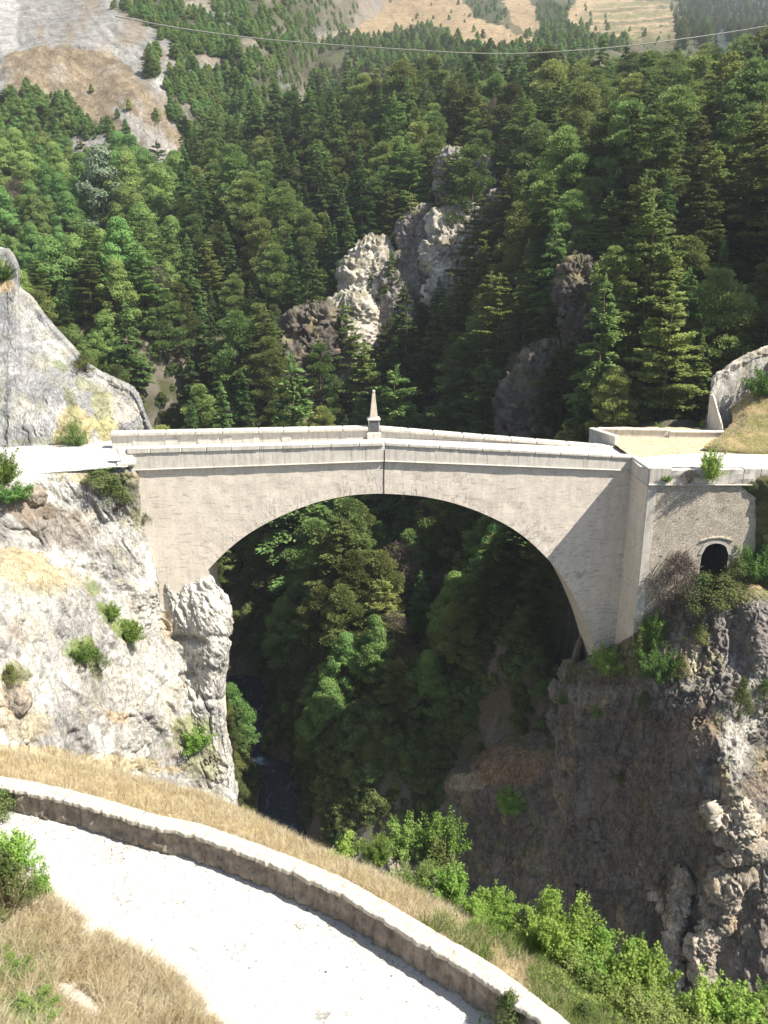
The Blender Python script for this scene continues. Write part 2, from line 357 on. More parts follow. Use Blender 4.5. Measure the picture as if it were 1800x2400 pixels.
z_pt = prof(B(310, 1064, -.2), B(900, 1045, -.2), B(1483, 1076, -.2))   # top of parapet stones
z_ct = prof(B(300, 1050, -.3), B(900, 1036, -.3), B(1483, 1069, -.3))   # top of coping
sJ = B(1483, 1068)[0]; sL = B(300, 1062)[0]
sc = np.concatenate([np.linspace(sL, arch[0, 0], 22)[:-1], arch[:, 0], np.linspace(arch[-1, 0], sJ, 14)[1:]])
zb = np.concatenate([np.full(21, -34.), arch[:, 1], np.full(13, -34.)])
def spandrel(w, name, near):
    sc_, zb_ = [], []
    # duplicate the columns at the springings so that the jambs are vertical
    k0, k1 = 21, 21+len(arch)-1
    for i in range(len(sc)):
        if i == k0: sc_ += [sc[i], sc[i]]; zb_ += [-34., zb[i]]
        elif i == k1: sc_ += [sc[i], sc[i]]; zb_ += [zb[i], -34.]
        else: sc_.append(sc[i]); zb_.append(zb[i])
    sc_, zb_ = np.array(sc_), np.array(zb_); nr = 34
    zt = z_sp(sc_)+.02; T = np.linspace(0, 1, nr)
    Z = zb_[None]*(1-T[:, None]) + zt[None]*T[:, None]; Sg = np.broadcast_to(sc_[None], Z.shape)
    # arc-length / distance coordinates for the voussoir joints
    al = np.r_[0, np.cumsum(np.hypot(np.diff(arch[:, 0]), np.diff(arch[:, 1])))]
    pts = np.stack([Sg.ravel(), Z.ravel()], 1); D = np.full(len(pts), 1e9); A = np.zeros(len(pts))
    for j in range(0, len(arch), 1):
        dd = np.hypot(pts[:, 0]-arch[j, 0], pts[:, 1]-arch[j, 1]); m = dd < D; D[m] = dd[m]; A[m] = al[j]
    q = UX[None]*pts[:, :1] + WX[None]*w + np.c_[np.zeros((len(pts), 2)), pts[:, 1]]
    dsp = .035*fbm(q*.6, 3)
    q = q + WX[None]*dsp[:, None]*(1 if near else -1)
    F = np.array(quads(Z.shape)); F = F[np.abs(pts[F[:, 0], 0]-pts[F[:, 1], 0]) > 1e-5]
    me = npmesh(name, q, F, M_FACE, False, None, np.stack([A, D], 1)); o = mobj(name, me); place(o, bridge)
    return o
spandrel(0.0, 'spandrel_wall', True); spandrel(BW, 'spandrel_wall', False)
# barrel (intrados) and pier sides
ring = np.concatenate([[[arch[0, 0], -34.]], arch, [[arch[-1, 0], -34.]]])
ws = np.linspace(0, BW, 12)
V = np.array([[BP(s, w, z) for s, z in ring] for w in ws]); place(mobj('arch_barrel', npmesh('arch_barrel', V.reshape(-1, 3), quads(V.shape[:2]), M_FACE, True)), bridge)
def beam(name, mat, s0, s1, w0, w1, zb_, zt_, par=bridge, bev=.02, amp=.0, join=0.006, cuts=0):
    bm = bmesh.new(); a, b = s0+join, s1-join
    hexa(bm, [BP(a, w0, zb_(a)), BP(b, w0, zb_(b)), BP(b, w1, zb_(b)), BP(a, w1, zb_(a)), BP(a, w0, zt_(a)), BP(b, w0, zt_(b)), BP(b, w1, zt_(b)), BP(a, w1, zt_(a))])
    if bev: bevel(bm, bev)
    if amp: rough(bm, amp, 1.6, cuts)
    return place(bm_obj(name, bm, mat), par)
def joints(a, b, step):
    n = max(1, round(abs(b-a)/step)); e = np.linspace(a, b, n+1); e[1:-1] += RNG.uniform(-.16, .16, n-1)*step; return e
zoff = lambda f, d: (lambda s: float(f(s))+d)
for (a, b) in ((sL, -.06), (.06, sJ)):
    e = joints(a, b, 1.75)
    for i in range(len(e)-1):   # near parapet stones
        beam('parapet_stone', M_PAR, e[i], e[i+1], -.20+random.uniform(-.012, .012), .32, zoff(z_sp, .012), zoff(z_pt, -.002), bev=.015)
    e = joints(a-.05 if a < 0 else a, b, 2.6)
    for i in range(len(e)-1):   # near coping
        beam('coping_stone', M_COP, e[i], e[i+1], -.34+random.uniform(-.015, .015), .62, z_pt, z_ct, bev=.09, amp=.012, cuts=0)
    # thin cornice lip under the parapet (casts the dark line)
    beam('string_course', M_PAR, a, b, -.30, .30, zoff(z_sp, -.10), zoff(z_sp, .010), bev=.03)
# expansion joint / drain at the crown
beam('drain_pipe', M_DARK, -.07, .05, -.035, .05, lambda s: arch[:, 1].max()-.05, zoff(z_sp, -.12), bev=0)
sLf, sRf = B(262, 1018, BW)[0], B(1438, 1052, BW)[0]
z_fc = prof(B(262, 1013, BW-.6), B(876, 1000, BW-.6), B(1436, 1046, BW-.6))       # far coping top
z_fp = zoff(z_fc, -.46)
z_deck = prof((sL, -.45), (0, .25), (sJ, -1.35))
obs = B(876, 985, BW-.3)[0]
for (a, b) in ((sLf, obs-.62), (obs+.62, sRf)):
    e = joints(a, b, 2.4)
    for i in range(len(e)-1):
        beam('far_parapet_stone', M_PAR, e[i], e[i+1], BW-.5+random.uniform(-.03, .03), BW+.25, zoff(z_deck, -1.0), z_fp, bev=.02)
    e = joints(a, b, 3.1)
    for i in range(len(e)-1):
        beam('far_coping_stone', M_COP, e[i], e[i+1], BW-.78+random.uniform(-.015, .015), BW+.34, z_fp, z_fc, bev=.1, amp=.012)
# broken plaster pieces on the inner face of the far parapet
for px in (385, 462, 660, 1160, 1250, 590, 520, 1340, 1040):
    s = B(px, 1022, BW-.5)[0]; beam('render_patch', M_COP, s, s+random.uniform(.6, 1.5), BW-.56, BW-.5, zoff(z_deck, -.1), zoff(z_fp, -random.uniform(.1, .5)), bev=.02, amp=.05, cuts=1)
# deck
sg = np.linspace(sL-1.5, sJ+.4, 60); wg = np.linspace(.0, BW, 8)
V = np.array([[BP(s, w, float(z_deck(s)) + .05*math.sin(w/BW*math.pi)) for s in sg] for w in wg]); place(mobj('roadway', npmesh('roadway', V.reshape(-1, 3), quads(V.shape[:2]), M_ROAD, True)), bridge)
V = np.array([[BP(s, w, float(z_sp(s))-.9) for s in sg] for w in (0.05, BW-.05)])
# left end block: rounded end stone that runs down to the ground
zLe = float(z_ct(sL))
def stoneblock(name, mat, corners, bev=.05, amp=.03, par=bridge, cuts=2):
    bm = bmesh.new(); hexa(bm, corners); bevel(bm, bev, 2); 
    if amp: rough(bm, amp, 1.2, 0)
    return place(bm_obj(name, bm, mat), par)
q = lambda px, py, w: BP(B(px, py, w)[0], w, B(px, py, w)[1])
stoneblock('end_stone', M_COP, [q(286, 1090, -.6), q(318, 1088, -.6), q(318, 1086, .5), q(284, 1085, .5), q(272, 1051, -.1), q(308, 1051, -.1), q(306, 1047, .7), q(270, 1046, .7)], .12)
stoneblock('foot_stone', M_COP, [q(274, 1094, -1.1), q(317, 1092, -1.1), q(317, 1088, -.3), q(275, 1089, -.3), q(274, 1086, -1.1), q(317, 1084, -1.1), q(317, 1082, -.3), q(275, 1082, -.3)], .1)
# obelisk on its pedestal
pb = q(876, 1018, BW-.2); zo = B(876, 983, BW-.2)[1]; zcap = B(876, 975, BW-.2)[1]; ztop = B(876, 919, BW-.2)[1]
ob = empty('obelisk', BP(obs, BW-.2, float(z_deck(0))), PHI, 'slender pale obelisk on a grey plaque pedestal at the crown of the far parapet', 'obelisk')
def prism(name, mat, prof_, par, bev=.015, w=1.0):
    bm = bmesh.new(); rings = []
    for (h, r) in prof_: rings.append([bm.verts.new((sx*r, sy*r, h)) for sx, sy in ((-1, -1), (1, -1), (1, 1), (-1, 1))])
    for a, b in zip(rings, rings[1:]):
        for i in range(4): bm.faces.new((a[i], a[(i+1) % 4], b[(i+1) % 4], b[i]))
    bm.faces.new(rings[0][::-1]); bm.faces.new(rings[-1]); 
    if bev: bevel(bm, bev)
    return bm_obj(name, bm, mat, par)
zd = ob.location[2]
prism('plinth', M_COP, [(-.8, .78), (.62, .78), (.70, .70)], ob)
prism('pedestal', M_PAR, [(.705, .60), (zo-zd, .58)], ob)
bm = bmesh.new(); hexa(bm, [(-.53, -.63, .76), (.53, -.63, .76), (.53, -.58, .76), (-.53, -.58, .76), (-.53, -.615, zo-zd-.05), (.53, -.615, zo-zd-.05), (.53, -.57, zo-zd-.05), (-.53, -.57, zo-zd-.05)]); bm_obj('plaque', bm, M_PLAQ, ob)
prism('cap_stone', M_OB, [(zo-zd+.004, .70), (zo-zd+.12, .72), (zo-zd+.28, .46)], ob)
prism('shaft', M_OB, [(zo-zd+.284, .42), (ztop-zd-.12, .15), (ztop-zd-.06, .17)], ob)
bm = bmesh.new(); bmesh.ops.create_icosphere(bm, subdivisions=2, radius=.19); [setattr(v, 'co', Vector((v.co.x, v.co.y, v.co.z*.85+ztop-zd+.10))) for v in bm.verts]; bm_obj('finial', bm, M_OB, ob, True)
# ================================================================== RIGHT ABUTMENT
J = BP(sJ, 0, 0); zJ = float(z_ct(sJ)); K = PZ(1525, 1096, zJ); yK = K[1]
abut = empty('bridge_abutment', (K[0], yK, -14), 0, 'pale abutment at the right end of the bridge with rubble wall and arched doorway', 'abutment')
def wbeam(name, mat, a, b, t0, t1, z0, z1, bev=.02, par=abut, amp=0):
    """a,b: xy ends; t0,t1: offsets to the outer side (left of a->b is positive)"""
    a, b = np.array(a, float)[:2], np.array(b, float)[:2]; d = (b-a)/np.linalg.norm(b-a); n = np.array([-d[1], d[0]])
    c = [a+n*t1, b+n*t1, b+n*t0, a+n*t0]; bm = bmesh.new()
    hexa(bm, [(*c[0], z0), (*c[1], z0), (*c[2], z0), (*c[3], z0), (*c[0], z1), (*c[1], z1), (*c[2], z1), (*c[3], z1)])
    if bev: bevel(bm, bev)
    if amp: rough(bm, amp, 1.5, 1)
    return place(bm_obj(name, bm, mat), par)
Jp = J[:2] + UX[:2]*.0; Kp = K[:2]; zs = zJ-1.85
# wing wall J->K (outer side faces left), pieces butt end to end
wbeam('wing_wall', M_FACE, Kp, Jp, -6.0, 0, -34, zs-.004, 0)
wbeam('pilaster', M_FACE, Kp+(0, .0), Kp+(Jp-Kp)*.62, .003, .10, -34, zs-.01, .02)
wbeam('wing_parapet', M_PAR, Kp+(Jp-Kp)*.01, Jp, -.35, .16, zs, zJ-.3, .02)
wbeam('wing_coping', M_COP, Kp, Jp-(Jp-Kp)*.02, -.45, .26, zJ-.296, zJ, .08)
wbeam('wing_string_course', M_PAR, Kp, Jp-(Jp-Kp)*.02, -.3, .24, zs-.10, zs-.006, .02)
# front wall with arched doorway, columns
def pz(px, py): 
    qq = P(px, py, yK+84); return qq[0], qq[2]
dx0, dx1 = pz(1643, 1310)[0], pz(1706, 1310)[0]; dzt = pz(1672, 1273)[1]; dzs = pz(1672, 1300)[1]; dzb = -14.2
XR = 50.0; zw = zs-.002
xs = np.r_[np.linspace(K[0], dx0, 26), np.linspace(dx0, dx1, 17), np.linspace(dx1, XR, 40)]
tt = np.clip((np.linspace(dx0, dx1, 17)-(dx0+dx1)/2)/((dx1-dx0)/2), -1, 1)
za = dzs+(dzt-dzs)*np.sqrt(np.clip(1-tt*tt, 0, 1))
zbt = np.r_[np.full(26, -34.), za, np.full(40, -34.)]
T = np.linspace(0, 1, 40)[:, None]; Z = zbt[None]*(1-T)+zw*T; Xg = np.broadcast_to(xs[None], Z.shape)
V = np.stack([Xg, np.full(Z.shape, yK), Z], -1).reshape(-1, 3); V[:, 1] += .03*fbm(V*1.2, 3)
F_ = np.array(quads(Z.shape)); F_ = F_[np.abs(V[F_[:, 0], 0]-V[F_[:, 1], 0]) > 1e-5]; place(mobj('rubble_wall', npmesh('rubble_wall', V, F_, M_RUB)), abut)
prf = np.r_[[[dx0, -14.5]], np.stack([np.linspace(dx0, dx1, 17), za], 1), [[dx1, -14.5]]]
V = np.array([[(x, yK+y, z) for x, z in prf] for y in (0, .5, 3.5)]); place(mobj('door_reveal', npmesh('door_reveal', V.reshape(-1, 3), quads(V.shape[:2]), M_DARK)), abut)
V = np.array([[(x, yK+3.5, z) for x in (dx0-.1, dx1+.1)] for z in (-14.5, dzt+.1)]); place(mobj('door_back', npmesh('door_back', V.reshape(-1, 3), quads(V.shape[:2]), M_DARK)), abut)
ap = np.stack([np.linspace(dx0, dx1, 17), za], 1); cxm = (dx0+dx1)/2
for i in range(16):   # voussoirs of the door arch
    a, b = ap[i], ap[i+1]; ctr = np.array([cxm, dzs-.2]); oa, ob_ = a+(a-ctr)/np.linalg.norm(a-ctr)*.34, b+(b-ctr)/np.linalg.norm(b-ctr)*.34
    if i % 2: continue
    b = ap[min(i+2, 16)]; ob_ = b+(b-ctr)/np.linalg.norm(b-ctr)*.34
    bm = bmesh.new(); hexa(bm, [(a[0], yK-.05, a[1]), (b[0], yK-.05, b[1]), (b[0], yK+.1, b[1]), (a[0], yK+.1, a[1]), (oa[0], yK-.05, oa[1]), (ob_[0], yK-.05, ob_[1]), (ob_[0], yK+.1, ob_[1]), (oa[0], yK+.1, oa[1])])
    place(bm_obj('voussoir', bm, M_COP), abut)
# hood mould
hx = np.linspace(dx0-.3, dx1+.25, 13); hz = dzt+.38+.42*(1-((hx-cxm)/((dx1-dx0)/2+.3))**2)-.2
bm = bmesh.new()
for i in range(12):
    hexa(bm, [(hx[i], yK-.14, hz[i]), (hx[i+1], yK-.14, hz[i+1]), (hx[i+1], yK+.05, hz[i+1]), (hx[i], yK+.05, hz[i]), (hx[i], yK-.14, hz[i]+.13), (hx[i+1], yK-.14, hz[i+1]+.13), (hx[i+1], yK+.05, hz[i+1]+.13), (hx[i], yK+.05, hz[i]+.13)])
place(bm_obj('hood_mould', bm, M_RUB), abut)
zq = -34.; 
while zq < zw-.02:      # corner quoins
    h = min(random.uniform(1.1, 1.5), zw-zq); 
    wbeam('quoin', M_PAR, (K[0]+.0, yK), (K[0]+.86+random.uniform(-.03, .03), yK), -.30, -.03, zq+.006, zq+h-.006, .015) if False else None
    bm = bmesh.new(); x0, x1 = K[0]-.03, K[0]+.84+random.uniform(-.05, .05)
    hexa(bm, [(x0, yK-.07, zq+.006), (x1, yK-.07, zq+.006), (x1, yK+.05, zq+.006), (x0, yK+.05, zq+.006), (x0, yK-.07, zq+h-.006), (x1, yK-.07, zq+h-.006), (x1, yK+.05, zq+h-.006), (x0, yK+.05, zq+h-.006)]); bevel(bm, .012)
    place(bm_obj('quoin', bm, M_PAR), abut); zq += h
bm = bmesh.new(); hexa(bm, [(K[0]-.1, yK-.22, zs), (XR, yK-.22, zs), (XR, yK+.3, zs), (K[0]-.1, yK+.3, zs), (K[0]-.1, yK-.22, zs+.16), (XR, yK-.22, zs+.16), (XR, yK+.3, zs+.16), (K[0]-.1, yK+.3, zs+.16)]); bevel(bm, .03)
place(bm_obj('string_course', bm, M_COP), abut)
e = joints(K[0]-.06, 43, 2.4)
for i in range(len(e)-1):
    top = zJ-.02 - (0 if i == 0 else random.uniform(.0, .18)); bm = bmesh.new()
    hexa(bm, [(e[i]+.008, yK-.10, zs+.164), (e[i+1]-.008, yK-.10, zs+.164), (e[i+1]-.008, yK+.6, zs+.164), (e[i]+.008, yK+.6, zs+.164), (e[i]+.008, yK-.10, top), (e[i+1]-.008, yK-.10, top), (e[i+1]-.008, yK+.6, top), (e[i]+.008, yK+.6, top)])
    bevel(bm, .05 if i else .02); rough(bm, .02 if i == 0 else .09, 1.4, 2 if i else 0); place(bm_obj('ledge_stone', bm, M_PAR), abut)

# ================================================================== TERRAIN: forest hillside and gorge (height field through surveyed and added points)
CTRL = [(500,1300,152),(700,1500,128),(900,1500,119),(1100,1500,109),(1250,1450,101),(700,1250,163),(900,1250,153),(1100,1250,138),(1250,1250,123),
 (350,1150,168),(500,980,178),(700,1000,176),(900,1050,178),(900,930,190),(350,900,188),(350,700,215),(500,700,215),(500,600,232),(200,620,252),(50,520,272),(50,450,305),(250,525,303),(150,800,225),(0,900,210),
 (450,480,322),(600,420,325),(800,350,325),(1000,338,325),(1250,325,318),(1500,318,298),(1800,300,280),(800,500,252),(700,400,290),(1000,420,248),(1300,360,240),(1600,370,212),(1800,370,192),
 (700,780,205),(900,780,200),(950,600,210),(1050,450,232),(1200,700,160),(1200,900,142),(1330,1000,128),(1400,900,122),(1500,700,135),(1700,600,140),(1850,900,113),(1600,1000,110),(1850,700,128),(1500,500,165),(1300,500,185),
 (1300,1700,100),(1000,1700,104),(780,1750,101),(760,1950,94),(900,1850,92),(1100,1950,94),(1300,1950,92),(1300,1560,97),(900,2150,86),(1300,2200,83),(700,1600,120),(760,1650,113)]
cw = [P(*c) for c in CTRL]
RIV = -57.5
for (px, py, dd) in ((560,1600,134),(600,1700,121),(640,1800,110.5),(670,1900,100),(655,1960,95)): 
    q_ = PZ(px, py, RIV); cw += [q_+(-3.0, 0, -1.5), q_+(2.5, .5, -1.6)]
cw += [np.array(t, float) for t in ((-38,75,-52),(-48,100,-44),(-60,60,-30),(-55,30,-25),(-45,0,-15),(-70,10,5),(-34,52,-50),(-40,20,-35),(-27,20,-40),(-21,-10,-50),
  (62,8,22),(60,25,26),(74,-2,34),(78,-28,20),(30,-10,-58),(40,-22,-58),(58,-32,-48),(26,0,-50),(24,-16,-60),(44,-10,-50),(95,0,30),(95,40,45),(48,14,3),(50,6,2),(58,-2,6),(85,-50,8),(120,-20,48),(130,60,52),(125,110,58),(-120,90,0),(-150,140,20),(-160,220,55),(-190,60,20),  # unseen rise on the right, heightened here to shade the gorge
  (-22,-30,-58),(-20,-50,-58),(0,-30,-57),(20,-25,-60),(0,-60,-58),
  (0,330,35),(60,340,42),(-60,330,32),(-120,330,35),(140,300,70),(180,200,85),(180,40,75),(31,2,-3),(31,10,-6),(31,20,-7),(26,8,-14),(22,12,-25))]
cw = np.array(cw)
def tps(X, Y, z, lam=.02):
    sc_ = 100.; A = np.stack([X, Y], 1)/sc_
    r = np.linalg.norm(A[:, None]-A[None], axis=2); Kk = np.where(r > 0, r*r*np.log(r+1e-12), 0)+lam*.01*np.eye(len(A))
    Pm = np.c_[np.ones(len(A)), A]; M = np.block([[Kk, Pm], [Pm.T, np.zeros((3, 3))]]); sol = np.linalg.solve(M, np.r_[z, np.zeros(3)])
    def f(x, y):
        x, y = np.asarray(x, float)/sc_, np.asarray(y, float)/sc_; r = np.sqrt((x[..., None]-A[:, 0])**2+(y[..., None]-A[:, 1])**2)
        return (np.where(r > 0, r*r*np.log(r+1e-12), 0)*sol[:-3]).sum(-1)+sol[-3]+sol[-2]*x+sol[-1]*y
    return f
Hf = tps(cw[:, 0], cw[:, 1], cw[:, 2])
gx = np.concatenate([np.linspace(-190, -60, 40)[:-1], np.linspace(-60, 70, 170), np.linspace(70, 190, 40)[1:]]); gy = np.concatenate([np.linspace(-70, 110, 200), np.linspace(110, 330, 90)[1:]])
GX, GY = np.meshgrid(gx, gy); HZ = np.zeros(GX.shape)
for i in range(GX.shape[0]): HZ[i] = Hf(GX[i], GY[i])
Q = np.stack([GX, GY, HZ], -1).reshape(-1, 3)
HZ += (1.3*fbm(Q*.05, 4)+.5*ridged(Q*.16+4, 3)).reshape(GX.shape)
# keep the terrain below the built ground: bridge, court, left road
HZ = np.where((GX > 24) & (GX < 60) & (GY < 14) & (GY > -6), np.minimum(HZ, np.where(GY < 4.5, -17, -3.2)), HZ)
HZ = np.where((GX > 24) & (GX < 46) & (GY < 21) & (GY > 4), np.minimum(HZ, -3.2), HZ)
HZ = np.where((np.abs(GX) < 26) & (GY < 14) & (GY > -6), np.minimum(HZ, -34), HZ)
HZ = np.where((GX < -24) & (GY < 34), np.minimum(HZ, -6), HZ)
def Hat(x, y):
    i = np.clip(np.searchsorted(gy, y)-1, 0, len(gy)-2); j = np.clip(np.searchsorted(gx, x)-1, 0, len(gx)-2)
    fy = np.clip((y-gy[i])/(gy[i+1]-gy[i]), 0, 1); fx = np.clip((x-gx[j])/(gx[j+1]-gx[j]), 0, 1)
    return (HZ[i, j]*(1-fx)+HZ[i, j+1]*fx)*(1-fy)+(HZ[i+1, j]*(1-fx)+HZ[i+1, j+1]*fx)*fy
Q = np.stack([GX, GY, HZ], -1); nn = grid_normals(Q); nn *= np.sign(nn[..., 2:3]+1e-9)
a = fbm(Q.reshape(-1, 3)*.07, 4); b = fbm(Q.reshape(-1, 3)*.3, 3); steep = 1-sstep(.45, .75, nn[..., 2].ravel())
hc = np.array([.085, .085, .040])[None]*(1-sstep(-.2, .4, a))[:, None] + np.array([.15, .115, .075])[None]*sstep(-.2, .4, a)[:, None]
hc = over(hc, .8*steep*sstep(-.3, .2, b), (.20, .175, .15))
hill = tag(mobj('forest_hillside', npmesh('forest_hillside', Q.reshape(-1, 3), quads(GX.shape), M_EARTH, True, hc)), kind='structure')
BV_H = BVHTree.FromPolygons(Q[::2, ::2].reshape(-1, 3).tolist(), quads(Q[::2, ::2].shape[:2]))
# river
V = np.array([[(x, y, RIV+.0) for x in np.linspace(-75, 5, 50)] for y in np.linspace(-70, 130, 120)]).reshape(-1, 3); V[:, 2] += .12*fbm(V*np.array([.8, .4, 1]), 3)
tag(mobj('river', npmesh('river', V, quads((120, 50)), M_WATER, True)), kind='structure')

# ------------------------------------------------------------------ left cliff in front of the bridge end
D = 2.3
def rw(y, ds, xs_=(-150, 0, 80, 160, 240, 310, 370, 430, 490, 520), sil=None, ys=None):
    out = []
    for i, (x, d) in enumerate(zip(xs_, ds)): out.append((x, (ys[i] if ys else y), d+D))
    if sil: out.append((sil, y, ds[-1]+D+1.0)); out.append((sil-6, y, ds[-1]+D+6)); out.append((sil-30, y, ds[-1]+D+16))
    else: out.append((530, y, ds[-1]+D+2)); out.append((525, y, ds[-1]+D+6)); out.append((500, y, ds[-1]+D+16))
    return out
X1 = (-150, 0, 80, 160, 240, 310, 360, 420, 455, 470)
rowsC = [
 rw(1112, (73, 74.2, 75.4, 76.8, 78.2, 79.0, 83, 86, 88, 90), X1, 478, ys=(1128, 1119, 1112, 1106, 1100, 1101, 1130, 1150, 1170, 1180)),
 rw(1140, (71.5, 72.8, 74.3, 76, 77.5, 78.6, 82, 85, 87, 89), X1, 478, ys=(1160, 1150, 1142, 1136, 1130, 1128, 1150, 1170, 1190, 1200)),
 rw(1215, (69, 71, 73.2, 75, 76.8, 78.2, 81, 84, 86, 88), X1, 478),
 rw(1290, (67, 69.5, 72, 74, 76, 77.6, 80.1, 82.5, 85, 87), X1, 478),
 rw(1350, (59, 61.5, 66, 71.5, 74.5, 76.8, 79.7, 80.5, 80.3, 80.6), (-150, 0, 80, 160, 240, 310, 375, 430, 465, 488), 500),
 rw(1390, (56, 58.5, 62, 67, 72.5, 75.8, 79.2, 79.6, 79.2, 79.8), (-150, 0, 80, 160, 240, 310, 380, 430, 475, 508), 526),
 rw(1450, (54.5, 57, 60.5, 64.5, 70, 74.8, 78.8, 78.6, 78.0, 78.9), (-150, 0, 80, 160, 240, 315, 385, 435, 490, 530), 545),
 rw(1520, (53, 55.5, 59, 62.5, 67.5, 73, 77.6, 78.2, 77.6, 78.2), (-150, 0, 80, 160, 240, 320, 390, 440, 490, 525), 538),
 rw(1620, (51, 53.5, 57, 60.5, 65, 70.5, 75.5, 77.8, 77.6, 78.2), (-150, 0, 80, 160, 240, 320, 390, 440, 485, 508), 518),
 rw(1700, (49.5, 52, 55.5, 59, 63.5, 69, 74, 76.5, 77, 77.6), (-150, 0, 80, 160, 240, 320, 390, 440, 485, 512), 524),
 rw(1780, (48, 50.5, 54, 57.5, 62, 67.5, 72.5, 75, 76, 77), (-150, 0, 80, 160, 240, 320, 390, 445, 500, 530), 543),
 rw(1870, (46, 48.5, 52, 55.5, 60, 65.5, 70.5, 73.5, 75, 76), (-150, 0, 80, 160, 240, 320, 390, 445, 500, 535), 546),
 rw(2000, (43, 45.5, 49, 52.5, 57, 62, 67, 70.5, 72.5, 74), (-150, 0, 80, 160, 240, 320, 390, 445, 500, 535), 548),
 rw(2200, (39, 41, 45, 48.5, 53, 58, 63, 66.5, 69, 71), (-150, 0, 80, 160, 240, 320, 390, 445, 500, 535), 548)]
GRN = (.17, .22, .06); MGRN = (.13, .18, .05)
blC = [(460, 1420, 80, 90, 0, (.62, .59, .53), .85), (470, 1570, 70, 80, 0, (.58, .55, .49), .75), (330, 1560, 90, 200, 20, (.56, .53, .47), .5),(20, 1165, 90, 22, -8, BROWN, .6), (120, 1230, 120, 50, 20, (.27, .235, .20), .75), (60, 1190, 90, 30, 10, (.25, .19, .14), .7), (240, 1120, 90, 20, 0, STRAW, .5), (270, 1135, 60, 40, 30, (.12, .13, .06), .8),
 (310, 1180, 30, 40, 30, (.13, .13, .08), .6), (330, 1215, 18, 30, 0, MOSS, .6), (60, 1340, 130, 38, 6, (.50, .42, .27), .85), (90, 1385, 80, 16, 4, (.36, .31, .2), .6), (40, 1300, 80, 14, 4, (.47, .36, .2), .6),
 (375, 1330, 10, 90, -2, (.16, .13, .10), .8), (225, 1375, 26, 16, 30, GRN, .7), (260, 1430, 34, 20, 30, GRN, .8), (300, 1478, 40, 30, 30, GRN, .85), (185, 1525, 40, 36, 10, GRN, .9), (215, 1560, 50, 16, 60, MOSS, .7),
 (30, 1580, 36, 30, 0, (.25, .25, .12), .8), (10, 1640, 40, 60, 0, OCHRE, .5), (270, 1680, 30, 14, 20, OCHRE, .7), (455, 1720, 50, 50, 30, (.24, .26, .10), .7), (480, 1790, 45, 50, 0, (.30, .30, .14), .6), (400, 1650, 20, 60, 15, (.50, .44, .33), .5),
 (60, 1700, 60, 40, 0, (.45, .36, .2), .5), (200, 1620, 22, 40, 0, (.27, .25, .2), .6), (395, 1470, 12, 40, 0, OCHRE, .6), (430, 1505, 30, 10, 5, (.3, .27, .24), .5), (120, 1780, 300, 30, 4, STRAW, .7)]
rc = rock_col((.33, .315, .295), (.54, .515, .465), blC, 3, moss=.35, ochre=.25)
base_d = rock_disp(.9, .62, 3.6, .09, 3, (1.4, 1, .42), 30)
def dC(Q, U):
    x, y = U[:, 0], U[:, 1]; d = base_d(Q, U)
    near_face = (1-sstep(1120, 1330, y)*0)*sstep(330, 350, x)*(1-sstep(1330, 1370, y))      # calm where it runs behind the masonry
    edge = 1-sstep(1100, 1150, y)*1.0
    d = d*(1-.9*near_face)*(1-.75*np.clip(edge, 0, 1))*np.where(x < 250, .6+.4*sstep(80, 260, x), 1)
    # overhang ledges under the springing
    d -= .9*np.exp(-((y-1500-.12*(x-440))/9)**2)*sstep(392, 410, x)*(1-sstep(470, 500, x))
    d -= .35*np.exp(-((y-1492-.1*(x-510))/7)**2)*sstep(480, 500, x)
    d -= .6*np.exp(-((y-1585)/7)**2)*sstep(410, 425, x)*(1-sstep(450, 470, x))
    d -= .3*np.exp(-((y-1640)/8)**2)*sstep(430, 450, x)
    d -= .8*np.exp(-((x-376-.1*(y-1330))/7)**2)*sstep(1250, 1300, y)*(1-sstep(1440, 1500, y))
    return d
clC, GC, UC, NC = patch('left_cliff', rowsC, 420, 400, M_ROCK, dC, rc)
# ------------------------------------------------------------------ upper left: road shelf and grey rock dome behind it
ZL = -.42
rowsR = [[(x, y, 0) for x in (0,)] for y in (0,)]
def flat_strip(name, pts_near, pts_far, z, mat, nv=12, nu=60, noise_amp=.06, zfar=None, colr=None, ext=0):
    A = np.array([PZ(x, y, z) for x, y in pts_near]); Bq = np.array([PZ(x, y, zfar if zfar is not None else z) for x, y in pts_far])
    a, b = catmull(A, nu), catmull(Bq, nu); T = np.linspace(0, 1, nv)[:, None, None]; G = a[None]*(1-T)+b[None]*T
    Qv = G.reshape(-1, 3); Qv[:, 2] += noise_amp*fbm(Qv*.8, 3); c = colr(Qv) if colr else None
    return tag(mobj(name, npmesh(name, Qv, quads((nv, nu)), mat, True, c)), kind='structure')
flat_strip('upper_road', [(-160, 1131), (0, 1120), (90, 1110), (180, 1103), (260, 1096), (300, 1094)], [(-160, 1046), (0, 1040), (90, 1037), (180, 1034), (262, 1030), (310, 1028)], ZL, M_ROAD)
E0 = [(-120, 560), (0, 584), (22, 592), (40, 625), (44, 672), (75, 700), (110, 745), (160, 800), (205, 850), (258, 885), (312, 915), (332, 955), (345, 990), (356, 1014)]
Eb = [(-120, 1056), (0, 1050), (22, 1048), (45, 1047), (75, 1046), (105, 1045), (140, 1043), (175, 1040), (205, 1038), (235, 1036), (262, 1032), (290, 1026), (325, 1020), (352, 1017)]
bd = [86, 86.5, 86.5, 87, 87, 87.3, 87.6, 88, 88.4, 89, 90, 92, 93.5, 94.5]; td = [112, 110, 109, 107, 107, 106, 104, 102, 101, 100, 99, 98, 97, 96]
rowsE = []
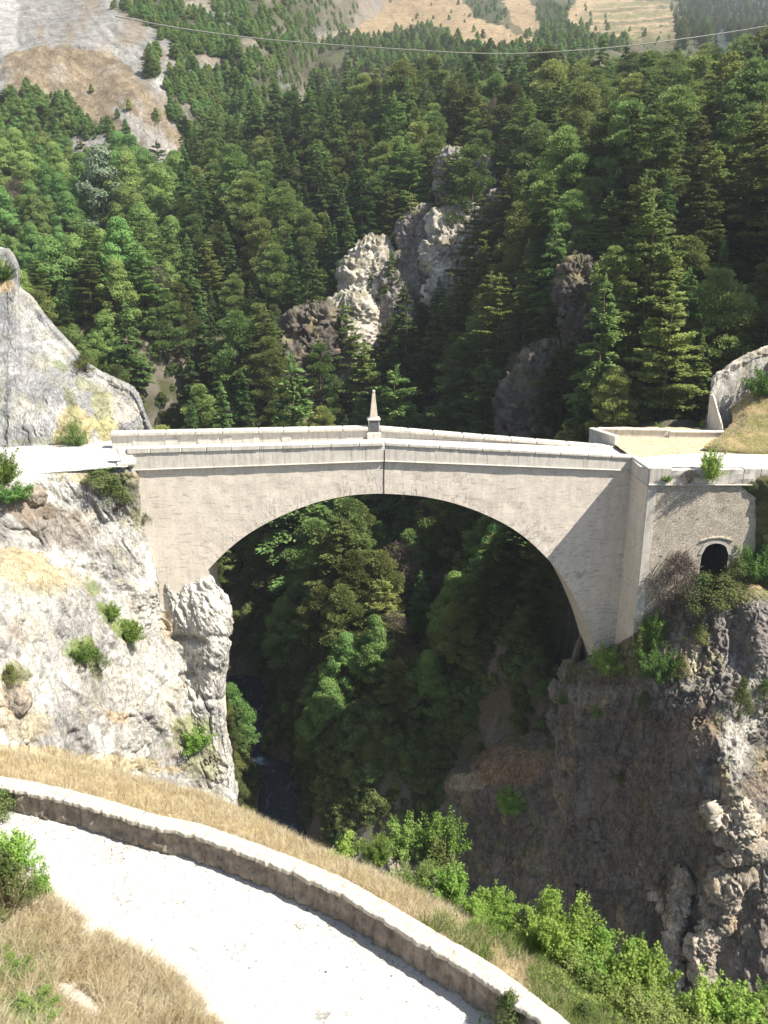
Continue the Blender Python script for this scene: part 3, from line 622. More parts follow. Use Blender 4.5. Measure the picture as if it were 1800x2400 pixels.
rowsE.append([(x, y+60, d+26) for (x, y), d in zip(E0, td)]); rowsE.append([(x, y+12, d+8) for (x, y), d in zip(E0, td)]); rowsE.append([(x, y, d) for (x, y), d in zip(E0, td)])
for t in (.12, .3, .55, .8, 1.0):
    rowsE.append([(xa*(1-t)+xb*t, ya*(1-t)+yb*t, da*(1-t)**1.3+db*(1-(1-t)**1.3)+D*t) for (xa, ya), (xb, yb), da, db in zip(E0, Eb, td, bd)])
rowsE.append([(xb, yb+40, db+D-.3) for (xb, yb), db in zip(Eb, bd)])
blE = [(175, 1010, 45, 60, 0, (.42, .34, .17), .8), (170, 960, 14, 60, -15, MOSS, .6), (200, 905, 34, 14, 30, MOSS, .6), (240, 960, 30, 60, 0, (.30, .29, .12), .6), (10, 640, 16, 34, 0, (.22, .26, .08), .8), (10, 672, 20, 14, 0, OCHRE, .8),
 (250, 1005, 30, 30, 0, (.42, .38, .18), .7), (90, 1035, 60, 10, 0, MOSS, .4), (290, 960, 40, 30, 0, (.55, .5, .4), .5), (140, 860, 20, 10, 30, GRN, .5)]
dE0 = rock_disp(.5, .38, 2.2, .10, 21)
def dE(Q, U): return dE0(Q, U)*(.35+.65*np.clip(sstep(230, 290, U[:, 0])+.35*sstep(850, 1000, U[:, 1]), 0, 1))*(1-.8*sstep(1015, 1045, U[:, 1]))
patch('upper_left_crag', rowsE, 300, 300, M_ROCK, dE, rock_col((.285, .28, .275), (.44, .425, .40), blE, 8, moss=.25, ochre=.15))
# ------------------------------------------------------------------ right cliff below the abutment
F5 = 0
def rF(l): return [(x, y, d) for (x, y, d) in l]
rowsF = [
 [(1420,1380,99),(1375,1480,93),(1350,1560,89.5),(1395,1540,86.6),(1450,1510,84),(1495,1480,80.8),(1545,1412,80.6),(1600,1376,80.6),(1660,1364,80.6),(1720,1362,80.6),(1810,1360,80.5),(1980,1356,80.5)],
 [(1400,1400,98),(1355,1500,92),(1345,1580,88),(1395,1566,84.5),(1455,1545,82),(1515,1520,79.5),(1580,1480,78.6),(1650,1420,78.6),(1700,1385,78.6),(1750,1378,78.6),(1820,1375,78.6),(1980,1370,78.6)],
 [(1400,1500,97),(1350,1560,92),(1340,1610,87),(1395,1592,83),(1462,1574,80.5),(1525,1555,78),(1590,1520,77),(1660,1470,77),(1715,1440,77),(1765,1425,76.5),(1830,1420,76),(1980,1415,76)],
 [(1400,1560,96),(1345,1600,91),(1335,1650,86.5),(1400,1620,81.5),(1470,1610,78.8),(1540,1602,76),(1610,1580,75),(1680,1540,75),(1735,1505,75),(1780,1500,74),(1840,1500,74),(1980,1490,74)],
 [(1400,1650,95),(1340,1680,90),(1330,1710,86),(1400,1700,81),(1480,1690,78),(1560,1675,74.5),(1625,1650,72.5),(1690,1625,71.8),(1740,1610,72.5),(1790,1600,72.5),(1850,1590,72.5),(1980,1580,73)],
 [(1395,1750,94),(1330,1770,89),(1320,1790,85),(1390,1790,80),(1470,1785,76.5),(1550,1775,73),(1630,1765,69.5),(1705,1745,68),(1745,1725,69.5),(1800,1710,70.5),(1860,1700,70.5),(1980,1690,71)],
 [(1390,1850,93),(1320,1870,88),(1312,1890,84),(1380,1890,79),(1460,1885,75),(1550,1875,71.5),(1635,1865,68),(1712,1850,66),(1752,1840,67.2),(1800,1830,68.3),(1860,1820,69),(1980,1810,70)],
 [(1385,1950,92),(1312,1970,87),(1304,1990,83),(1370,1985,78.5),(1450,1980,74.5),(1530,1960,71),(1600,1945,68.5),(1665,1930,66.5),(1720,1940,66),(1790,1940,65.5),(1860,1940,65.5),(1980,1940,66)],
 [(1380,2050,91),(1310,2070,86),(1300,2090,82),(1370,2085,78),(1450,2080,74),(1520,2070,71),(1580,2060,69),(1640,2050,67.5),(1710,2050,66.5),(1790,2050,65),(1860,2050,64.5),(1980,2050,64)],
 [(1380,2200,89),(1310,2220,84),(1300,2240,80),(1370,2235,76),(1450,2230,72.5),(1520,2220,70),(1580,2210,68.5),(1640,2200,67),(1710,2200,65.5),(1790,2200,64),(1860,2200,63),(1980,2200,62)],
 [(1380,2400,86),(1310,2420,81),(1300,2440,77),(1370,2435,73.5),(1450,2430,70),(1520,2420,68),(1580,2410,66.5),(1640,2400,65),(1710,2400,63.5),(1790,2400,62),(1860,2400,61),(1980,2400,60)]]
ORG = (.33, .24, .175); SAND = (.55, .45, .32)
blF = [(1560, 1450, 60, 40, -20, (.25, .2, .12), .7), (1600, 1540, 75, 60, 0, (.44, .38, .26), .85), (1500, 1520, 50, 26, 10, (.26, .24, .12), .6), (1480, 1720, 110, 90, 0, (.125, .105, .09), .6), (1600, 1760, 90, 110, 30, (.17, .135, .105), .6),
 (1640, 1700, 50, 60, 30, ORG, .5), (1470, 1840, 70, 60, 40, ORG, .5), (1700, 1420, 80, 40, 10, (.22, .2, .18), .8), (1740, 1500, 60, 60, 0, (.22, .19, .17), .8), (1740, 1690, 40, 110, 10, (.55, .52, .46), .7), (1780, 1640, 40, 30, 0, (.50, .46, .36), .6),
 (1730, 1930, 60, 60, 30, SAND, .9), (1790, 2000, 40, 24, 0, (.45, .40, .36), .6), (1775, 1850, 40, 30, 0, (.28, .22, .17), .7), (1690, 2060, 50, 110, 30, (.5, .45, .38), .6), (1560, 1950, 160, 130, 0, (.15, .125, .10), .5), (1400, 1950, 90, 200, 0, (.17, .15, .135), .6), (1400, 1585, 90, 24, -5, (.16, .15, .06), .8), (1690, 1395, 120, 26, 0, (.20, .19, .08), .7), (1500, 1560, 60, 30, -10, (.24, .22, .10), .7), (1790, 2200, 90, 90, 0, (.25, .21, .18), .8),  # low pale blobs paint sunlit patches into the cliff colour
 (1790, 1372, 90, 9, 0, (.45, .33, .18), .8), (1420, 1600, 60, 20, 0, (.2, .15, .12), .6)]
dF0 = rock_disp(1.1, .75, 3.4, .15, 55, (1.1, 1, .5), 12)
def dF(Q, U):
    x, y = U[:, 0], U[:, 1]; g = dF0(Q, U); flat = 1-sstep(0, 90, y-(1365+np.clip(1560-x, 0, 999)*.75))
    rub = fbm(Q*2.4, 4)*.22*blob(U, 1600, 1540, 110, 80)
    return g*(1-.85*np.clip(flat, 0, 1)) + rub
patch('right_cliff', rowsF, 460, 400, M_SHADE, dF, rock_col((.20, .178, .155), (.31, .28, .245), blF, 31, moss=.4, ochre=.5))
# spur low on the right bank
rowsK = [[(1000,1740,108),(1060,1725,106),(1140,1705,103),(1220,1690,100),(1350,1660,96)],
 [(985,1850,99),(1045,1812,97),(1110,1795,94.5),(1190,1778,91.5),(1350,1750,87)],
 [(975,1890,96),(1040,1850,94.5),(1110,1842,92),(1190,1835,89),(1350,1820,84.5)],
 [(960,1950,93.5),(1035,1930,92),(1105,1925,89.5),(1190,1925,86.5),(1350,1920,82)],
 [(950,2030,91),(1020,2020,89.5),(1100,2020,87),(1190,2020,84),(1350,2020,79.5)],
 [(940,2150,88),(1010,2150,86.5),(1100,2150,84),(1190,2150,81),(1350,2150,77)],
 [(940,2350,84),(1010,2350,82.5),(1100,2350,80),(1190,2350,77),(1350,2350,73)]]
patch('gorge_spur', rowsK, 200, 200, M_SHADE, rock_disp(.6, .3, 1.6, .12, 71), rock_col((.17, .145, .12), (.24, .205, .17), [(1110, 1828, 75, 24, -8, (.46, .38, .25), .9), (1200, 1800, 100, 50, 0, (.32, .21, .12), .8)], 77, moss=.7, ochre=.6))  # pale blob paints the sunlit crest patch into the spur colour
# ------------------------------------------------------------------ far mountains
def far_disp(amp, sc_, seed):
    return lambda Q, U: amp*(.7*fbm(Q/sc_+seed, 5)+.5*ridged(Q/(sc_*.4)+seed, 4))
SLAB = [(8, 240), (20, 118), (140, 112), (275, 135), (345, 230), (400, 300), (458, 358), (425, 396), (395, 405), (330, 372), (230, 300), (200, 270), (0, 268)]
VEGL = [(380,40,110,40,10),(470,90,140,50,20),(560,30,90,50,20),(640,70,80,70,0),(430,215,50,70,0),(480,265,60,60,0),(560,200,90,60,20),(640,180,70,80,0),(520,300,80,60,0),(700,140,70,60,0),(360,165,20,30,0),(740,30,100,60,0),(150,300,140,26,8),(405,215,28,35,0),(80,235,60,12,0),(665,30,90,40,0),(600,240,80,70,0),(640,120,50,40,20),(420,140,28,20,20),(370,15,36,22,10)]
def colI(Q, U, n, d):
    wn = (14*fbm(np.c_[U/60, 0*U[:, :1]], 4), 14*fbm(np.c_[U/60, 0*U[:, :1]+9], 4)); wob = .5*fbm(np.c_[U/45, 0*U[:, :1]+3], 4)
    st = fbm(np.c_[(U[:, 0]-U[:, 1]*.9)/16, (U[:, 0]+U[:, 1])/140, 0*U[:, 0]], 4)
    col = np.array([.32, .305, .28])[None]*(1+.32*st[:, None])
    col = over(col, .7*sstep(-.1, .4, fbm(np.c_[U/70, 0*U[:, :1]+20], 4)+.0012*(U[:, 0]-250)), (.30, .24, .17))
    m = inpoly(U, SLAB, 0, wn); st2 = fbm(np.c_[(U[:, 0]*.75+U[:, 1]*.55)/60, (U[:, 0]*.55-U[:, 1]*.75)/14, 0*U[:, 0]], 4)
    slab = np.array([.30, .235, .155])[None]*(1+.22*st2[:, None]); slab = slab*(1-sstep(.15, .5, fbm(np.c_[U/40, 0*U[:, :1]+50], 3))[:, None]*.5)+np.array([.40, .36, .31])*sstep(.15, .5, fbm(np.c_[U/40, 0*U[:, :1]+50], 3))[:, None]*.5
    col = col*(1-m[:, None])+slab*m[:, None]
    g = blob(U, 360, 340, 110, 34, wob, 38); col = over(col, g*.9, (.42, .385, .345)); col = over(col, .8*blob(U, 110, 245, 40, 26, wob, 30), (.44, .38, .3))
    col = over(col, .85*blob(U, 385, 205, 34, 20, wob, 35), (.56, .54, .5)); col = over(col, .85*blob(U, 440, 220, 30, 14, wob, 30), (.55, .52, .47)); col = over(col, .9*blob(U, 640, 200, 44, 12, wob, 12), (.62, .61, .58)); col = over(col, .9*blob(U, 540, 285, 60, 10, wob, 42), (.55, .52, .48)); col = over(col, .8*blob(U, 590, 12, 60, 5, wob, 40), (.58, .54, .45)); col = over(col, .8*blob(U, 510, 120, 55, 9, wob, 35), (.5, .44, .36)); col = over(col, .8*blob(U, 350, 18, 40, 8, wob, 20), (.55, .53, .5)); col = over(col, .8*blob(U, 20, 60, 26, 90, wob, 0), (.52, .49, .46))
    for (cx, cy, rx, ry, an) in VEGL: col = over(col, .6*blob(U, cx, cy, rx*1.0, ry*1.0, wob, an), (.075, .08, .035))
    return np.clip(col, .02, .7)
xI = (-220, -80, 30, 120, 220, 320, 420, 520, 640, 780, 900)
def dI(py): 
    return np.interp(py, [-160, 0, 60, 110, 230, 300, 400, 520], [640, 500, 440, 395, 365, 350, 335, 325])
rowsI = [[(x, y, float(dI(y))+0.11*max(0, x-300)+3.5*max(0, x-700)+ 18*math.sin(x/90.)*max(0, min(1, (110-y)/110.))+(0 if y > 400 else 6*math.sin(x/60+y/50.))) for x in xI] for y in (-900, -420, -160, -60, 0, 60, 105, 125, 180, 250, 320, 400, 520, 640)]
_, GI, UI, NI = patch('left_mountainside', rowsI, 260, 330, M_FARROCK, lambda Q, U: far_disp(3.2, 60, 2)(Q, U), colI)
VEGR = [(690,25,60,50,0),(900,120,90,50,0),(960,100,140,30,10),(1020,55,70,40,20),(1080,85,90,45,25),(1010,140,120,40,0),(1130,30,60,40,20),(1270,40,50,50,20),(1330,90,80,50,30),(1370,60,50,50,0),(1190,120,90,30,0),(1440,50,50,14,0),(1490,85,40,14,0),(880,10,60,20,0),(780,90,60,40,0),(1420,110,60,20,0),(1350,30,35,16,0)]
TANP = [[(770,60),(800,20),(900,-30),(1060,-30),(1110,40),(1190,70),(1275,112),(1240,124),(1150,120),(1050,92),(1030,72),(960,60),(900,92),(780,92)], [(1330,30),(1360,-20),(1560,10),(1625,78),(1500,97),(1420,88),(1330,66)], [(1180,0),(1240,-10),(1270,60),(1240,90),(1200,50)]]
TANR = [(1030,80,230,46,14),(880,40,130,40,20),(830,30,120,30,0),(1130,45,90,40,30),(1500,55,140,60,6),(1240,60,60,60,30)]
def colJ(Q, U, n, d):
    wob = .45*fbm(np.c_[U/40, 0*U[:, :1]+3], 4)
    col = np.array([.14, .125, .08])[None]+0*U[:, :1]
    col = over(col, sstep(-.3, .2, fbm(np.c_[U/50, 0*U[:, :1]+30], 4)), (.11, .12, .06))
    for b_ in TANR: col = over(col, .5*blob(U, *b_[:4], wob, b_[4]), (.24, .18, .11))
    wn2 = (10*fbm(np.c_[U/30, 0*U[:, :1]], 3), 7*fbm(np.c_[U/30, 0*U[:, :1]+9], 3)); tp = np.clip(sum(inpoly(U, q_, 0, wn2) for q_ in TANP), 0, 1)
    col = over(col, .95*tp, (.42, .315, .19)); col = over(col, tp*.6*sstep(.1, .5, fbm(np.c_[U/26, 0*U[:, :1]+60], 3)), (.31, .23, .14))
    band = .5+.5*np.sin(U[:, 1]*.22+U[:, 0]*.012); mk = blob(U, 1500, 55, 150, 55, wob, 6); col = over(col, mk*.85*(band > .55), (.22, .21, .10)); col = over(col, mk*.7*(band < .12), (.10, .12, .05))
    col = over(col, .9*sstep(0, 40, U[:, 0]-(1590+.9*(U[:, 1]-30)))*(U[:, 0] > 1560), (.045, .07, .06))
    for v in VEGR: col = over(col, (1-tp)*.7*blob(U, *v[:4], wob, v[4]), (.038, .052, .02))
    return np.clip(col, .02, .7)
xJ = (560, 700, 800, 900, 1000, 1100, 1200, 1300, 1400, 1500, 1600, 1700, 1850, 2000)
def dJ(x, y):
    b0 = np.interp(y, [-900, -420, -160, -40, 20, 60, 100, 150, 260], [1750, 1620, 1480, 1280, 1080, 860, 600, 480, 400]); k = np.interp(x, [560, 800, 1100, 1300, 1600, 2000], [1.35, 1.2, 1.0, 1.0, 1.15, 1.1])
    return b0*k + (14*math.sin(x/45.)+10*math.sin(x/28.+y/20.))*(b0/600)
rowsJ = [[(x, y, float(dJ(x, y))) for x in xJ] for y in (-900, -420, -160, -80, -20, 10, 40, 70, 100, 130, 170, 260, 330)]
_, GJ, UJ, NJ = patch('far_hills', rowsJ, 260, 330, M_FARROCK, far_disp(5, 70, 5), colJ)
# ================================================================== court behind the right end, mound and low walls
ZC = zJ-.30
def ccol(Qv):
    a = fbm(Qv*.25, 4); c = np.array([.50, .42, .29])[None]*np.ones((len(Qv), 1)); return over(c, sstep(0, .5, a)*.6, (.48, .37, .22))
flat_strip('court_ground', [(1489, 1077), (1505, 1087), (1525, 1097.5), (1600, 1097.5), (1700, 1097.5), (1800, 1097.5), (1980, 1097.5)], [(1392, 1006), (1410, 1001), (1480, 1001), (1560, 1001), (1640, 1002), (1760, 1003), (1980, 1003)], ZC, M_EARTH, 40, 90, .08, None, ccol)
flat_strip('court_track', [(1500, 1094), (1530, 1095), (1600, 1095.2), (1700, 1095.2), (1800, 1095.2), (1980, 1095)], [(1480, 1075), (1520, 1070), (1600, 1064), (1700, 1060), (1800, 1058), (1980, 1055)], ZC+.09, M_ROAD, 10, 60, .03)
cwall = empty('low_court_wall', PZ(1560, 1010, ZC), 0, 'low stone wall closing the sandy court behind the right end of the bridge', 'wall')
def pbeam(name, mat, a, b, th, z0, z1, par, bev=.03, amp=.04, cuts=1):
    a, b = np.array(a)[:2], np.array(b)[:2]; d = (b-a)/np.linalg.norm(b-a); n = np.array([-d[1], d[0]])*th/2; bm = bmesh.new()
    c = [a-n, b-n, b+n, a+n]; hexa(bm, [(*p, z0) for p in c]+[(*p, z1) for p in c]); bevel(bm, bev)
    if amp: rough(bm, amp, 1.3, cuts)
    return place(bm_obj(name, bm, mat), par)
def run(par, pts, z0, z1, th, step, mat_w, mat_c, wn='wall_stone', cn='coping_stone'):
    for (p, q2) in zip(pts, pts[1:]):
        p, q2 = np.array(p)[:2], np.array(q2)[:2]; L = np.linalg.norm(q2-p); n = max(1, round(L/step)); ts = np.linspace(0, 1, n+1)
        for i in range(n):
            a, b = p+(q2-p)*(ts[i]+.004/L*2), p+(q2-p)*(ts[i+1]-.004/L*2)
            pbeam(wn, mat_w, a, b, th, z0, z1, par, .02, .02); pbeam(cn, mat_c, a, b, th+.25, z1+.002, z1+.20, par, .05, .02)
c1 = PZ(1402, 1003, ZC+.9); c2 = PZ(1565, 1006, ZC+.9); c3 = PZ(1715, 1010, ZC+.8)
run(cwall, [c1, c2], ZC-1.5, ZC+.72, .5, 2.2, M_PAR, M_COP)
run(cwall, [c2+(.1, -.2, 0), c3], ZC-1.5, ZC+.58, .55, 1.9, M_PAR, M_COP)
rwall = empty('return_parapet', PZ(1410, 1030, ZC), 0, 'short parapet slanting back from the far right corner of the bridge', 'wall')
run(rwall, [BP(sRf+.1, BW-.5, 0), PZ(1386, 1001, ZC+1.0)], ZC-1.5, ZC+.75, .5, 3, M_PAR, M_COP)
# grassy mound
rowsM = [[(1712,945,104),(1730,915,110),(1755,890,114),(1790,860,116),(1860,840,118),(1990,810,120)],
 [(1714,968,101),(1728,950,101.5),(1750,925,103),(1795,895,104),(1860,880,105),(1990,860,105)],
 [(1716,990,97.5),(1730,985,97),(1755,970,96.5),(1800,950,97),(1860,940,97),(1990,930,96)],
 [(1690,1020,92.5),(1712,1018,92.2),(1750,1012,91.8),(1800,1005,91.5),(1860,1000,91.5),(1990,1000,91)],
 [(1655,1040,89.5),(1695,1046,88.8),(1745,1052,88),(1800,1052,88),(1860,1052,88),(1990,1052,88)],
 [(1650,1050,89.0),(1692,1060,88.2),(1745,1066,87.5),(1800,1066,87.5),(1860,1066,87.5),(1990,1066,87.5)]]
def colM(Q, U, n, d):
    a = fbm(Q*.4, 4); c = np.array([.22, .20, .075])[None]*np.ones((len(Q), 1)); return over(c, sstep(-.1, .4, a), (.38, .29, .14))
oM, GM, UM, NM = patch('grass_mound', rowsM, 90, 90, M_EARTH, lambda Q, U: .15*fbm(Q*.7, 4), colM)
# overgrown slope in front of the rubble wall at the right edge
rowsN = [[(1800,1100,81.5),(1850,1098,81.5),(1950,1095,81.5),(2080,1090,82)],
 [(1738,1134,81.05),(1790,1125,80.7),(1860,1120,80.4),(2080,1115,80)],
 [(1768,1170,81.05),(1810,1180,80.5),(1870,1180,80),(2080,1180,79)],
 [(1772,1240,81.0),(1805,1250,80.2),(1870,1255,79.3),(2080,1260,77)],
 [(1765,1310,81.0),(1795,1320,79.5),(1860,1330,78),(2080,1335,75)],
 [(1740,1365,80.6),(1780,1372,79),(1850,1380,77),(2080,1390,74)]]
patch('overgrown_bank', rowsN, 90, 90, M_EARTH, lambda Q, U: .22*fbm(Q*.7, 4), lambda Q, U, n, d: over(np.array([.07, .085, .03])[None]*np.ones((len(Q), 1)), sstep(0, .4, fbm(Q*.5, 3)), (.12, .11, .05)))
# ruined wall on the mound
ruin = empty('ruined_wall', P(1690, 1000, 100), 0, 'broken pale wall end rising beside the grassy mound at the right edge', 'wall')
ra = [(1660, 1003, 101.5), (1664, 925, 101.5), (1672, 895, 101.5), (1690, 885, 101.8), (1715, 868, 102), (1745, 850, 102.5), (1775, 838, 103), (1830, 825, 104), (1990, 812, 105)]
V = []; 
for (x, y, d) in ra[1:]:
    top = P(x, y, d); V.append([(top[0], top[1]-.0, -4), (top[0], top[1], top[2]-.05), top+(.2, .0, 0), top+(.35, 1.1, .15), (top[0]+.35, top[1]+1.2, -4)])
V = catmull(np.array(V, float), 90); V = catmull(np.swapaxes(V, 0, 1), 60); Vf = V.reshape(-1, 3); Vf = Vf+.22*np.stack([fbm(Vf*1.1+k*7, 4) for k in range(3)], 1)
place(mobj('wall_core', npmesh('wall_core', Vf, quads(V.shape[:2]), M_ROCK, False, rock_col((.5, .47, .42), (.62, .59, .53), (), 4)(Vf, Vf[:, :2], Vf*0, 0))), ruin)
pA, pB, pC = P(1657, 1003, 101.2), P(1709, 1003, 97), P(1664, 925, 101.2); bm = bmesh.new()
bk = np.array([.5, 1.0, 0.]); q4 = [pA-(0, 0, 2), pB-(0, 0, 2), pC+(.25, -.3, 0), pC]
vv = [bm.verts.new(list(map(float, c))) for c in q4]+[bm.verts.new(list(map(float, c+bk))) for c in q4]
for f in ((0, 1, 2, 3), (4, 7, 6, 5), (0, 4, 5, 1), (1, 5, 6, 2), (2, 6, 7, 3), (3, 7, 4, 0)): bm.faces.new([vv[i] for i in f])
place(bm_obj('buttress', bm, M_PAR), ruin)
#@@PART2
# ================================================================== FOREGROUND ROAD, WALL, BANKS
ZR = 7.0
wall_near_base = [(-330,1860),(-160,1874),(0,1896),(80,1912),(163,1932),(271,1965),(347,1990),(450,2014),(542,2048),(656,2094),(760,2140),(814,2168),(900,2222),(1008,2292),(1117,2360),(1200,2425),(1320,2530),(1460,2680)]
wb = catmull(np.array([PZ(x, y, ZR)[:2] for x, y in wall_near_base]), 520)
seg = np.r_[0, np.cumsum(np.linalg.norm(np.diff(wb, axis=0), axis=1))]; Lw = seg[-1]
sw = np.linspace(0, Lw, 620); wb = np.stack([np.interp(sw, seg, wb[:, 0]), np.interp(sw, seg, wb[:, 1])], 1)
wt = np.gradient(wb, axis=0); wt /= np.linalg.norm(wt, axis=1)[:, None]; wn_ = np.stack([-wt[:, 1], wt[:, 0]], 1)   # points outwards, away from the road
rdw = empty('roadside_wall', (wb[310][0], wb[310][1], ZR), 0, 'curved low stone wall with pale coping along the outer edge of the white road', 'wall')
HWL = np.interp(sw/Lw, [0, .35, .6, 1], [.62, .70, .74, .76]); 
cuts = [0]
while cuts[-1] < 600: cuts.append(min(619, cuts[-1]+random.randint(34, 80)))
if cuts[-1] != 619: cuts[-1] = 619
for a, b in zip(cuts, cuts[1:]):
    ii = np.linspace(a+.16, b-.16, max(8, b-a)*2); gx_ = lambda A: np.stack([np.interp(ii, np.arange(len(A)), A[:, c]) for c in range(2)], 1); wbi, wni, hwi = gx_(wb), gx_(wn_), np.interp(ii, np.arange(620), HWL)+random.uniform(-.012, .012)
    # body
    pr = [(.03, -.25), (.015, 0.0)]+[(.0+.05*t, t) for t in np.linspace(.06, 1, 14)]+[(.22, 1.0), (.36, 1.0), (.40, .5), (.42, -.4)]
    V = []
    for k, (o_, h_) in enumerate(pr):
        z = ZR + h_*(hwi-.07)
        V.append(np.c_[wbi+wni*o_, z])
    V = np.array(V); Q = V.reshape(-1, 3); dd = .075*fbm(Q*3.1, 5)+.045*ridged(Q*1.6, 4); nrm = np.tile(wni, (len(pr), 1)); Q = Q.copy(); Q[:, :2] -= nrm*dd[:, None]
    o = mobj('wall_section', npmesh('wall_section', Q, quads(V.shape[:2]), M_WALLF)); place(o, rdw)
    rag = .055*fbm(np.c_[wbi*4.2, wbi[:, 0]*0], 4)+.03*sstep(.25, .45, fbm(np.c_[wbi*1.7, wbi[:, 0]*0+4], 2))
    pr = [(-.00, 0), (-.05, .015), (-.052, .10), (-.03, .13), (.10, .135), (.22, .14), (.31, .13), (.38, .11), (.42, .05), (.41, -.03)]
    V = []
    for k, (o_, h_) in enumerate(pr):
        oo = o_ + (rag if k < 4 else 0)
        V.append(np.c_[wbi+wni*np.reshape(oo*np.ones(len(ii)), (-1, 1)), ZR+hwi-.075+h_])
    V = np.array(V); V = catmull(V, 26); Q = V.reshape(-1, 3); Q = Q+np.c_[.012*fbm(Q*5, 3), .012*fbm(Q*5+8, 3), .016*fbm(Q*3.3+3, 4)]
    place(mobj('coping_stone', npmesh('coping_stone', Q, quads(V.shape[:2]), M_WALLTOP)), rdw)
# road sheet
ri = [(-420,2010),(-300,2060),(-160,2150),(0,2260),(100,2350),(200,2440),(300,2560),(420,2720),(560,2900)]
A = wb+wn_*.1; Bq = catmull(np.array([PZ(x, y, ZR)[:2] for x, y in ri]), 620); T = np.linspace(0, 1, 60)[:, None, None]
G = A[None]*(1-T)+Bq[None]*T; Q = np.c_[G.reshape(-1, 2), np.zeros(G.shape[0]*G.shape[1])]; Q[:, 2] = ZR+.012*fbm(Q*1.1, 3)+.004*fbm(Q*7, 2)
tag(mobj('road', npmesh('road', Q, quads(G.shape[:2]), M_ROAD, True)), kind='structure')
# outer bank
crest = [(-330,1745),(-160,1752),(0,1768),(150,1795),(300,1828),(450,1868),(560,1915),(700,1985),(850,2050),(1000,2120),(1200,2230),(1350,2340),(1520,2430),(1750,2520),(2000,2640)]
wi = [(-330),(-160)]
cr = np.array([PZ(x, y, 6.35) for x, y in crest]); 
inn = []
for i, (x, y) in enumerate(crest):
    j = int(np.argmin(np.linalg.norm(wb+wn_*.42-cr[i, :2], axis=1))); inn.append(np.r_[wb[j]+wn_[j]*.36, 6.9])
inn = np.array(inn); outd = cr[:, :2]-inn[:, :2]; outd /= np.linalg.norm(outd, axis=1)[:, None]
outd = outd*.5+np.array([.35, .8])*.5; outd /= np.linalg.norm(outd, axis=1)[:, None]
mid = (inn+cr)/2; mid[:, 2] = 6.75
def offs(d, z): return np.c_[cr[:, :2]+outd*d, cr[:, 2]+z]
rows = np.array([inn-(0, 0, .3), inn, mid, cr, offs(.5, -.45), offs(1.0, -1.3), offs(1.8, -3.2), offs(2.6, -7), offs(4, -16)])
GBk = catmull(np.swapaxes(catmull(rows, 70), 0, 1), 420); GBk = np.swapaxes(GBk, 0, 1); Q = GBk.reshape(-1, 3); Q = Q+np.c_[np.zeros((len(Q), 2)), .05*fbm(Q*1.4, 4)]
ac = fbm(Q*.6, 4); bc = over(np.array([.43, .34, .19])[None]*np.ones((len(Q), 1)), sstep(.1, .5, ac)*.7, (.50, .43, .30)); bc = over(bc, sstep(-1.2, -3., Q[:, 2]-6.3)*.8, (.34, .31, .27))
tag(mobj('outer_bank', npmesh('outer_bank', Q, quads(GBk.shape[:2]), M_EARTH, True, bc)), kind='structure'); GBk = Q.reshape(GBk.shape)
BVHS.append(BVHTree.FromPolygons(GBk[::2, ::3].reshape(-1, 3).tolist(), quads(GBk[::2, ::3].shape[:2])))
# inner bank (lower left)
e0 = [(-420,1935),(-250,1965),(-60,2010),(60,2062),(150,2130),(250,2200),(350,2255),(430,2320),(500,2400),(590,2500),(740,2660)]
e1 = [(-560,1990),(-380,2030),(-190,2085),(-60,2150),(40,2215),(140,2285),(230,2345),(300,2420),(360,2510),(440,2620),(580,2800)]
e2 = [(-750,2060),(-600,2110),(-400,2180),(-250,2260),(-130,2350),(-20,2440),(60,2520),(120,2620),(180,2720),(260,2840),(400,3050)]
rows = np.array([[PZ(x, y, 6.95) for x, y in e0], [PZ(x, y, 7.35) for x, y in e1], [PZ(x, y, 8.6) for x, y in e2], [PZ(x, y, 8.6)+(-3, -.6, 2.6) for x, y in e2]])
GI2 = np.swapaxes(catmull(np.swapaxes(catmull(rows, 60), 0, 1), 260), 0, 1); Q = GI2.reshape(-1, 3); Q = Q+np.c_[np.zeros((len(Q), 2)), .07*fbm(Q*1.3, 4)]
pxx, pyy, _ = proj(Q); U_ = np.stack([pxx, pyy], 1); wob = .4*fbm(np.c_[U_/40, 0*U_[:, :1]], 3)
bc = over(np.array([.42, .34, .19])[None]*np.ones((len(Q), 1)), .9*blob(U_, 190, 2350, 90, 36, wob, 35), (.62, .57, .5)); bc = over(bc, .8*blob(U_, 40, 2330, 80, 80, wob, 0), (.2, .24, .08))
tag(mobj('inner_bank', npmesh('inner_bank', Q, quads(GI2.shape[:2]), M_EARTH, True, bc)), kind='structure'); GI2 = Q.reshape(GI2.shape)
BVHS.append(BVHTree.FromPolygons(GI2[::2, ::2].reshape(-1, 3).tolist(), quads(GI2[::2, ::2].shape[:2])))
# ------------------------------------------------------------------ picking ground points under a survey position
def hit(px, py, bvs=None):
    d = Vector(P(px, py, 1.0)-CAM).normalized(); best = None
    for b in (bvs or (BVHS+[BV_H])):
        r = b.ray_cast(Vector(CAM), d)
        if r[0] is not None and (best is None or r[3] < best[3]): best = r
    return np.array(best[0]) if best else None
